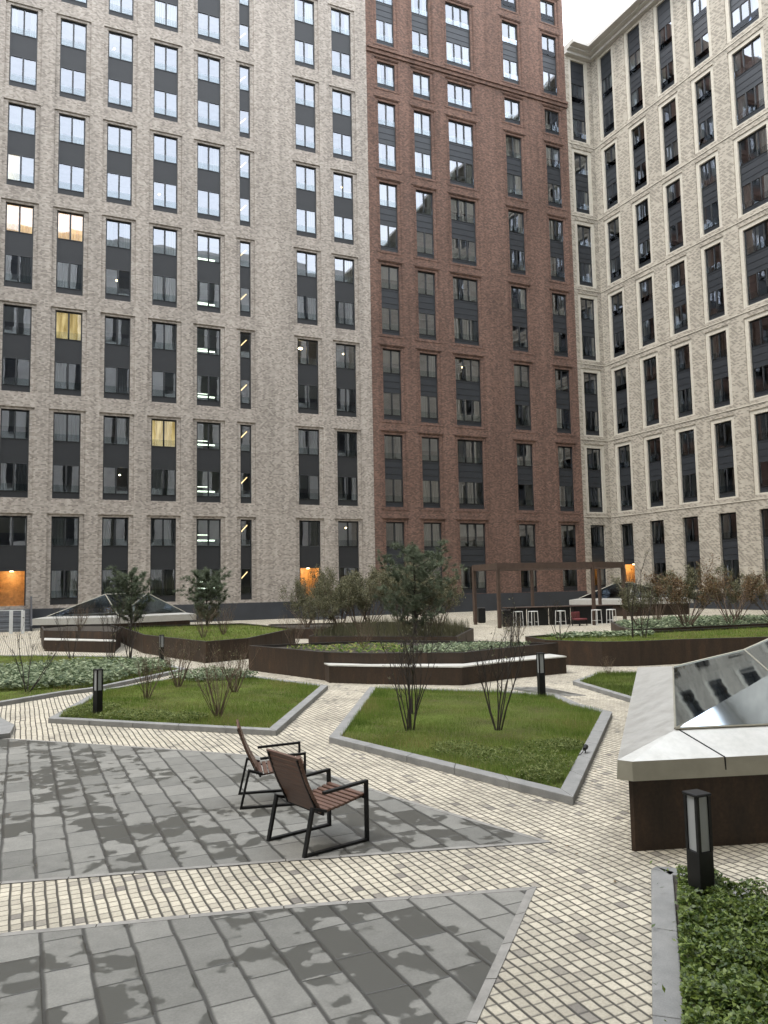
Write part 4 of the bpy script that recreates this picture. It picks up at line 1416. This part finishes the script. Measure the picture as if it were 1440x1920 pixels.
def bin_(label, x, y):
    t = thing('litter_bin', label, 'bin', (x, y, 0), R(-20), 'dark litter bins on the plaza')
    a = MB(); a.bevbox(-0.2, 0.2, -0.2, 0.2, 0.04, 0.78, 0.015); a.build('body', M_black, t)
    a = MB(); a.bevbox(-0.22, 0.22, -0.22, 0.22, 0.80, 0.84, 0.01); a.build('lid', M_rim, t)
    a = MB(); a.box(-0.16, 0.16, -0.16, 0.16, 0, 0.04); a.box(-0.05, 0.05, -0.05, 0.05, 0.78, 0.80); a.build('foot', M_black, t)
bin_('dark square litter bin left of the pergola posts', 23.16, 37.48)
bin_('dark square litter bin under the pergola next to the counter end', 22.2, 33.6)

# ------------------------------------------------------------------ vegetation
def grow_shrub(seed, nst, flare, levels, leaf_n, leaf_size, top_only=0.3):
    """unit-height multi-stemmed shrub; returns stems MB and leaf centres"""
    r = random.Random(seed)
    mb = MB(); C = []
    def twig(p, d, L, rad, lev):
        n = 4 if lev == 0 else 3
        pts = [p]
        q = Vector(p); dd = Vector(d)
        for i in range(n):
            dd = (dd + Vector((r.uniform(-.16, .16), r.uniform(-.16, .16), 0.13 if lev else 0.05))).normalized()
            q = q + dd * L / n
            pts.append(q.copy())
        rads = [rad * (1 - 0.62 * i / n) for i in range(n + 1)]
        mb.tube(pts, rads, 4 if lev else 5, cap=False)
        if lev < levels:
            k = r.randint(3, 5) if lev == 0 else r.randint(2, 4)
            for i in range(k):
                f = r.uniform(0.38, 0.98)
                idx = min(n - 1, int(f * n)); ff = f * n - idx
                b = pts[idx].lerp(pts[idx + 1], ff)
                a_ = r.uniform(0, 2 * math.pi)
                nd = (dd + Vector((math.cos(a_), math.sin(a_), 0.15)) * r.uniform(0.35, 0.75)).normalized()
                twig(b, nd, L * r.uniform(0.3, 0.5), rad * 0.42, lev + 1)
        if lev >= 1:
            for i in range(2):
                f = r.uniform(0.2, 1.0)
                idx = min(n - 1, int(f * n))
                C.append(pts[idx].lerp(pts[idx + 1], f * n - idx))
    for i in range(nst):
        a_ = 2 * math.pi * i / nst + r.uniform(-.4, .4)
        sp_ = flare * r.uniform(0.35, 1.0)
        base = Vector((math.cos(a_), math.sin(a_), 0)) * r.uniform(0.01, 0.05)
        d = Vector((math.cos(a_) * sp_, math.sin(a_) * sp_, 1)).normalized()
        twig(base, d, r.uniform(0.62, 0.85), r.uniform(0.006, 0.0095), 0)
    C = np.array([tuple(c) for c in C])
    rr = np.random.default_rng(seed)
    if leaf_n:
        idx = rr.integers(0, len(C), leaf_n)
        L = C[idx] + rr.normal(size=(leaf_n, 3)) * 0.03
        LV = leaves_np(L, leaf_size, rr, 0.1, 0.5)
        lt = rr.random(leaf_n)
    else:
        LV = lt = None
    return mb, LV, lt

VAR = {}
def shrub_var(key, seed, nst, flare, levels, leaf_n, leaf_size, bark, leafm):
    mb, LV, lt = grow_shrub(seed, nst, flare, levels, leaf_n, leaf_size)
    VAR[key] = (mb.mesh('stems', bark), npmesh('leaves', LV, 4, leafm, lt) if LV is not None else None)
shrub_var('vase', 1, 7, 0.21, 3, 90, 0.010, M_bark, M_sparse)
shrub_var('vase2', 2, 7, 0.22, 3, 70, 0.012, M_bark, M_sparse)
shrub_var('bushy', 3, 17, 0.55, 2, 160, 0.016, M_twig, M_sparse)
shrub_var('bushy2', 4, 15, 0.62, 2, 120, 0.016, M_twig, M_sparse)
shrub_var('wide', 5, 5, 0.8, 3, 60, 0.014, M_bark, M_sparse)
shrub_var('hazy', 6, 12, 0.75, 3, 9000, 0.014, M_twig, M_sparse)
shrub_var('hazy2', 7, 11, 0.85, 3, 8200, 0.014, M_twig, M_sparse)
shrub_var('russet', 8, 11, 0.8, 3, 2600, 0.016, M_twig, M_rust)
shrub_var('sapling', 9, 2, 0.12, 2, 30, 0.012, M_bark, M_sparse)
def shrub(key, x, y, z, h, rz, label, name='shrub', cat='shrub', group=None, sxy=1.0):
    t = thing(name, label, cat, (x, y, z), rz, group)
    st_, lv = VAR[key]
    t.scale = (h * sxy, h * sxy, h)
    obj('stems', st_, t)
    if lv:
        obj('leaves', lv, t)
    return t
G1, G2, G3 = 'bare shrubs on the near lawns', 'bare shrubs in the far left bed', 'hazy shrubs in the planters'
shrub('vase', 5.374, 10.83, KH, 1.75, 0.3, 'bare upright shrub on the lawn by the chairs, nearer of the left pair', group=G1)
shrub('vase2', 6.07, 12.08, KH, 1.65, 1.2, 'bare dark shrub just behind the left one on the lawn by the chairs', group=G1)
shrub('vase2', 6.455, 10.09, KH, 1.75, 2.2, 'bare dark multi-stemmed shrub in the middle of the lawn by the chairs', group=G1)
shrub('bushy', 3.106, 13.58, KH, 1.15, 0.5, 'leafless reddish shrub near the front kerb of the left lawn', group=G1)
shrub('bushy2', 4.10, 16.38, KH, 1.1, 1.5, 'leafless shrub at the back of the left lawn near the path corner', group=G1)
shrub('bushy2', 2.35, 16.44, KH, 1.05, 2.7, 'leafless shrub with slim stems behind the left bollard light', group=G1)
shrub('bushy', 3.24, 17.93, KH, 1.15, 4.0, 'leafless shrub at the narrow back end of the left lawn', group=G1)
shrub('wide', 0.218, 19.17, KH, 1.5, 0.4, 'wide-branched bare shrub at the front of the far left bed', group=G2)
shrub('wide', 1.54, 27.15, KH, 1.8, 2.0, 'bare small tree before the left end of the far bench', 'small_tree', 'tree', G2, 0.8)
shrub('vase', 2.572, 25.58, KH, 1.9, 3.0, 'bare small tree before the right end of the far bench', 'small_tree', 'tree', G2)
shrub('vase2', 2.961, 24.16, KH, 1.9, 4.1, 'bare small tree with red-brown twigs beside the sharp planter corner', 'small_tree', 'tree', G2)
shrub('bushy', 12.3, 14.5, KH, 0.45, 0.0, 'tiny bare shrub on the small triangular bed', group=G1)
shrub('bushy', 5.6, 26.6, 0.58, 1.1, 0.7, 'reddish bare shrub at the front of the sharp-cornered planter', group=G3)
shrub('bushy2', 6.6, 28.0, 0.58, 1.2, 1.9, 'reddish bare shrub right of the middle of the sharp-cornered planter', group=G3)
shrub('bushy2', 2.2, 33.5, 0.65, 1.2, 2.9, 'bare twiggy shrub above the far bench', group=G3)
shrub('hazy2', 11.7, 33.6, 0.40, 2.1, 0.2, 'hazy shrub at the left end of the low planter by the steps', group=G3)
shrub('hazy', 12.8, 32.6, 0.40, 2.3, 1.4, 'hazy olive-leaved shrub, second from the left in the low planter', group=G3)
shrub('hazy2', 13.9, 31.7, 0.40, 2.55, 2.9, 'tall hazy shrub in the middle of the low planter', group=G3)
shrub('hazy', 15.2, 31.4, 0.40, 2.5, 4.2, 'tall hazy shrub behind the left side of the pine', group=G3)
shrub('hazy2', 16.6, 31.3, 0.40, 2.0, 5.2, 'hazy shrub showing right of the pine trunk', group=G3)
shrub('bushy', 6.75, 20.5, 0.55, 1.0, 1.0, 'bare shrub in the left tip of the lens-shaped planter', group=G3)
shrub('bushy2', 8.1, 18.9, 0.58, 0.95, 2.0, 'bare shrub left of the middle of the lens-shaped planter', group=G3)
shrub('bushy', 11.6, 17.2, 0.58, 0.85, 3.1, 'bare shrub in the right tip of the lens-shaped planter', group=G3)
shrub('wide', 13.85, 18.3, 0.58, 1.2, 0.9, 'spreading bare shrub at the left corner of the right planter', group=G3)
shrub('sapling', 16.2, 17.95, 0.58, 2.5, 0.3, 'thin bare sapling beside the right pergola post, left of two', 'sapling', 'tree', G3)
shrub('sapling', 16.45, 17.75, 0.58, 2.4, 2.3, 'thin bare sapling beside the right pergola post, right of two', 'sapling', 'tree', G3)
for i, (x, y, h, k, lb) in enumerate([(18.7, 20.4, 1.5, 'hazy', 'hazy shrub at the left end of the rear planter'), (20.0, 19.6, 2.1, 'russet', 'tall russet shrub at the front of the rear planter'),
        (21.0, 20.6, 2.0, 'hazy2', 'hazy shrub in the middle of the rear planter'), (22.2, 19.8, 2.0, 'russet', 'russet shrub in front of the dark windows of the cream block'),
        (23.4, 20.6, 1.8, 'hazy', 'hazy shrub toward the right of the rear planter'), (24.6, 20.0, 1.7, 'russet', 'russet shrub near the right end of the rear planter'),
        (21.6, 22.6, 1.6, 'bushy', 'bare shrub at the back of the rear planter')]):
    shrub(k, x, y, 0.62, h, i * 1.3, lb, group=G3)

for x, y, h, k, rz, lb in ((9.3, 25.6, 1.4, 'hazy2', 0.4, 'low hazy shrub at the left of the dry-stick planter'), (10.3, 26.2, 1.9, 'hazy', 1.1, 'hazy shrub left of the tall pine, second from the left'),
        (11.3, 26.8, 2.15, 'hazy2', 2.3, 'tall hazy shrub close behind the left side of the tall pine'), (12.7, 25.6, 2.3, 'hazy', 3.6, 'tall hazy shrub directly behind the pine trunk'),
        (13.6, 25.0, 2.0, 'hazy2', 4.4, 'hazy shrub right of the tall pine, nearer one'), (14.3, 27.2, 1.9, 'hazy', 5.6, 'hazy shrub right of the tall pine, farther one')):
    shrub(k, x, y, 0.54, h, rz, lb, group=G3)

def pine(label, x, y, z, h, spread, seed):
    r = random.Random(seed); rn = np.random.default_rng(seed)
    t = thing('pine_tree', label, 'tree', (x, y, z), 0, 'pines in the planters')
    mb = MB()
    tr = [Vector((0, 0, 0))]
    for i in range(1, 8):
        tr.append(Vector((r.uniform(-.03, .03), r.uniform(-.03, .03), h * 0.97 * i / 7)))
    mb.tube(tr, [0.045 * (1 - 0.85 * i / 7) + 0.006 for i in range(8)], 7)
    tips = []
    nb = int(27 * h / 2.5)
    for i in range(nb):
        f = 0.10 + 0.88 * i / nb
        zz = h * f
        a_ = i * 2.4 + r.uniform(-.5, .5)
        L = spread * (0.35 + 0.75 * math.sin(math.pi * min(1, (1 - f) * 0.85 + 0.12))) * r.uniform(0.55, 1.15) * (1 if f < 0.85 else 0.6)
        p = Vector((0, 0, zz)); d = Vector((math.cos(a_), math.sin(a_), r.uniform(0.0, 0.3)))
        pts = [p]
        for k in range(4):
            d = (d + Vector((r.uniform(-.15, .15), r.uniform(-.15, .15), 0.16))).normalized()
            pts.append(pts[-1] + d * L / 4)
        mb.tube(pts, [0.014, 0.011, 0.008, 0.006, 0.004], 4, cap=False)
        for k in range(1, 5):
            tips.append((pts[k], d.copy()))
            for s_ in range(4):
                b = Vector((r.uniform(-1, 1), r.uniform(-1, 1), r.uniform(-.1, .6))).normalized()
                q = pts[k] + b * L * r.uniform(0.12, 0.3)
                mb.tube([pts[k], q], [0.005, 0.003], 3, cap=False)
                tips.append((q, b))
    mb.build('trunk', M_bark, t)
    P = np.array([tuple(p) for p, d in tips]); D = np.array([tuple(d) for p, d in tips])
    k = 70
    P = np.repeat(P, k, 0); D = np.repeat(D, k, 0)
    n = len(P)
    dirs = D * 0.7 + rn.normal(size=(n, 3)) * 0.65
    dirs[:, 2] += 0.12
    dirs /= np.linalg.norm(dirs, axis=1)[:, None]
    P = P - D * (rn.random(n) * 0.10)[:, None]
    side = np.cross(dirs, rn.normal(size=(n, 3))); side /= np.linalg.norm(side, axis=1)[:, None]
    L = (0.08 + 0.09 * rn.random(n))[:, None]
    V = np.zeros((n, 3, 3))
    V[:, 0] = P - side * 0.0055; V[:, 1] = P + side * 0.0055; V[:, 2] = P + dirs * L
    tint = np.repeat(rn.random(len(tips)), k) * 0.6 + rn.random(n) * 0.4
    obj('needles', npmesh('needles', V.reshape(-1, 3), 3, M_needle, tint), t)
    return t
pine('tall bushy pine in the middle of the courtyard behind the lens-shaped planter', 11.5, 22.6, 0.55, 2.85, 1.35, 21)
pine('young pine at the left side of the sharp-cornered planter', 4.3, 34.9, 0.58, 2.4, 1.0, 22)
pine('young pine at the right side of the sharp-cornered planter', 7.3, 34.0, 0.58, 2.35, 1.1, 23)

# leafy bed in the near right corner
r = np.random.default_rng(31)
n = 70000
P = scatter([(4.16, 4.28), (4.33, 4.16), (4.5, 3.8), (4.72, 1.75), (1.78, 1.85), (2.98, 3.08)], n, r)
hump = 0.5 + 0.5 * np.sin(P[:, 0] * 9 + 1.0) * np.cos(P[:, 1] * 7.5) 
top = 0.15 + 0.09 * hump + 0.05 * np.sin(P[:, 0] * 21) * np.sin(P[:, 1] * 19)
zz = KH + top * (0.2 + 0.8 * np.sqrt(r.random(n)))
C = np.concatenate([P, zz[:, None]], 1)
stray = 260
S = scatter(bedN, stray, r)
C = np.concatenate([C, np.concatenate([S, (KH + 0.02 + 0.06 * r.random(stray))[:, None]], 1)])
hl = obj('hedge', npmesh('hedge', leaves_np(C, 0.0155, r, 0.4, 0.55), 4, M_hedge, r.random(len(C)) ** 1.3))
tag(hl, 'low glossy green leafy hedge filling the kerbed bed at the near right corner', 'hedge')

# drop stray fallen leaves and moss tufts on the paving
r = np.random.default_rng(41)
C = scatter([(3.8, 4.0), (5.0, 4.9), (9.6, 11.0), (10.6, 13.5), (8.9, 14.5), (7.0, 16.0), (6.5, 15.6)], 220, r)
C = C[~in_poly(C, bedR) & ~in_poly(C, bedT)]
C3 = np.concatenate([C, np.full((len(C), 1), 0.012)], 1)
for poly_, n_ in ((inR, 260), (inL, 420)):
    Q_ = scatter(poly_, n_, r)
    C3 = np.concatenate([C3, np.concatenate([Q_, (KH + 0.05 + 0.03 * r.random(n_))[:, None]], 1)])
stuff('fallen_leaves', npmesh('fallen_leaves', leaves_np(C3, 0.018, r, 3.0, 0.5), 4, M_rust, r.random(len(C3))), 'fallen leaves on the pale setts and lawns')
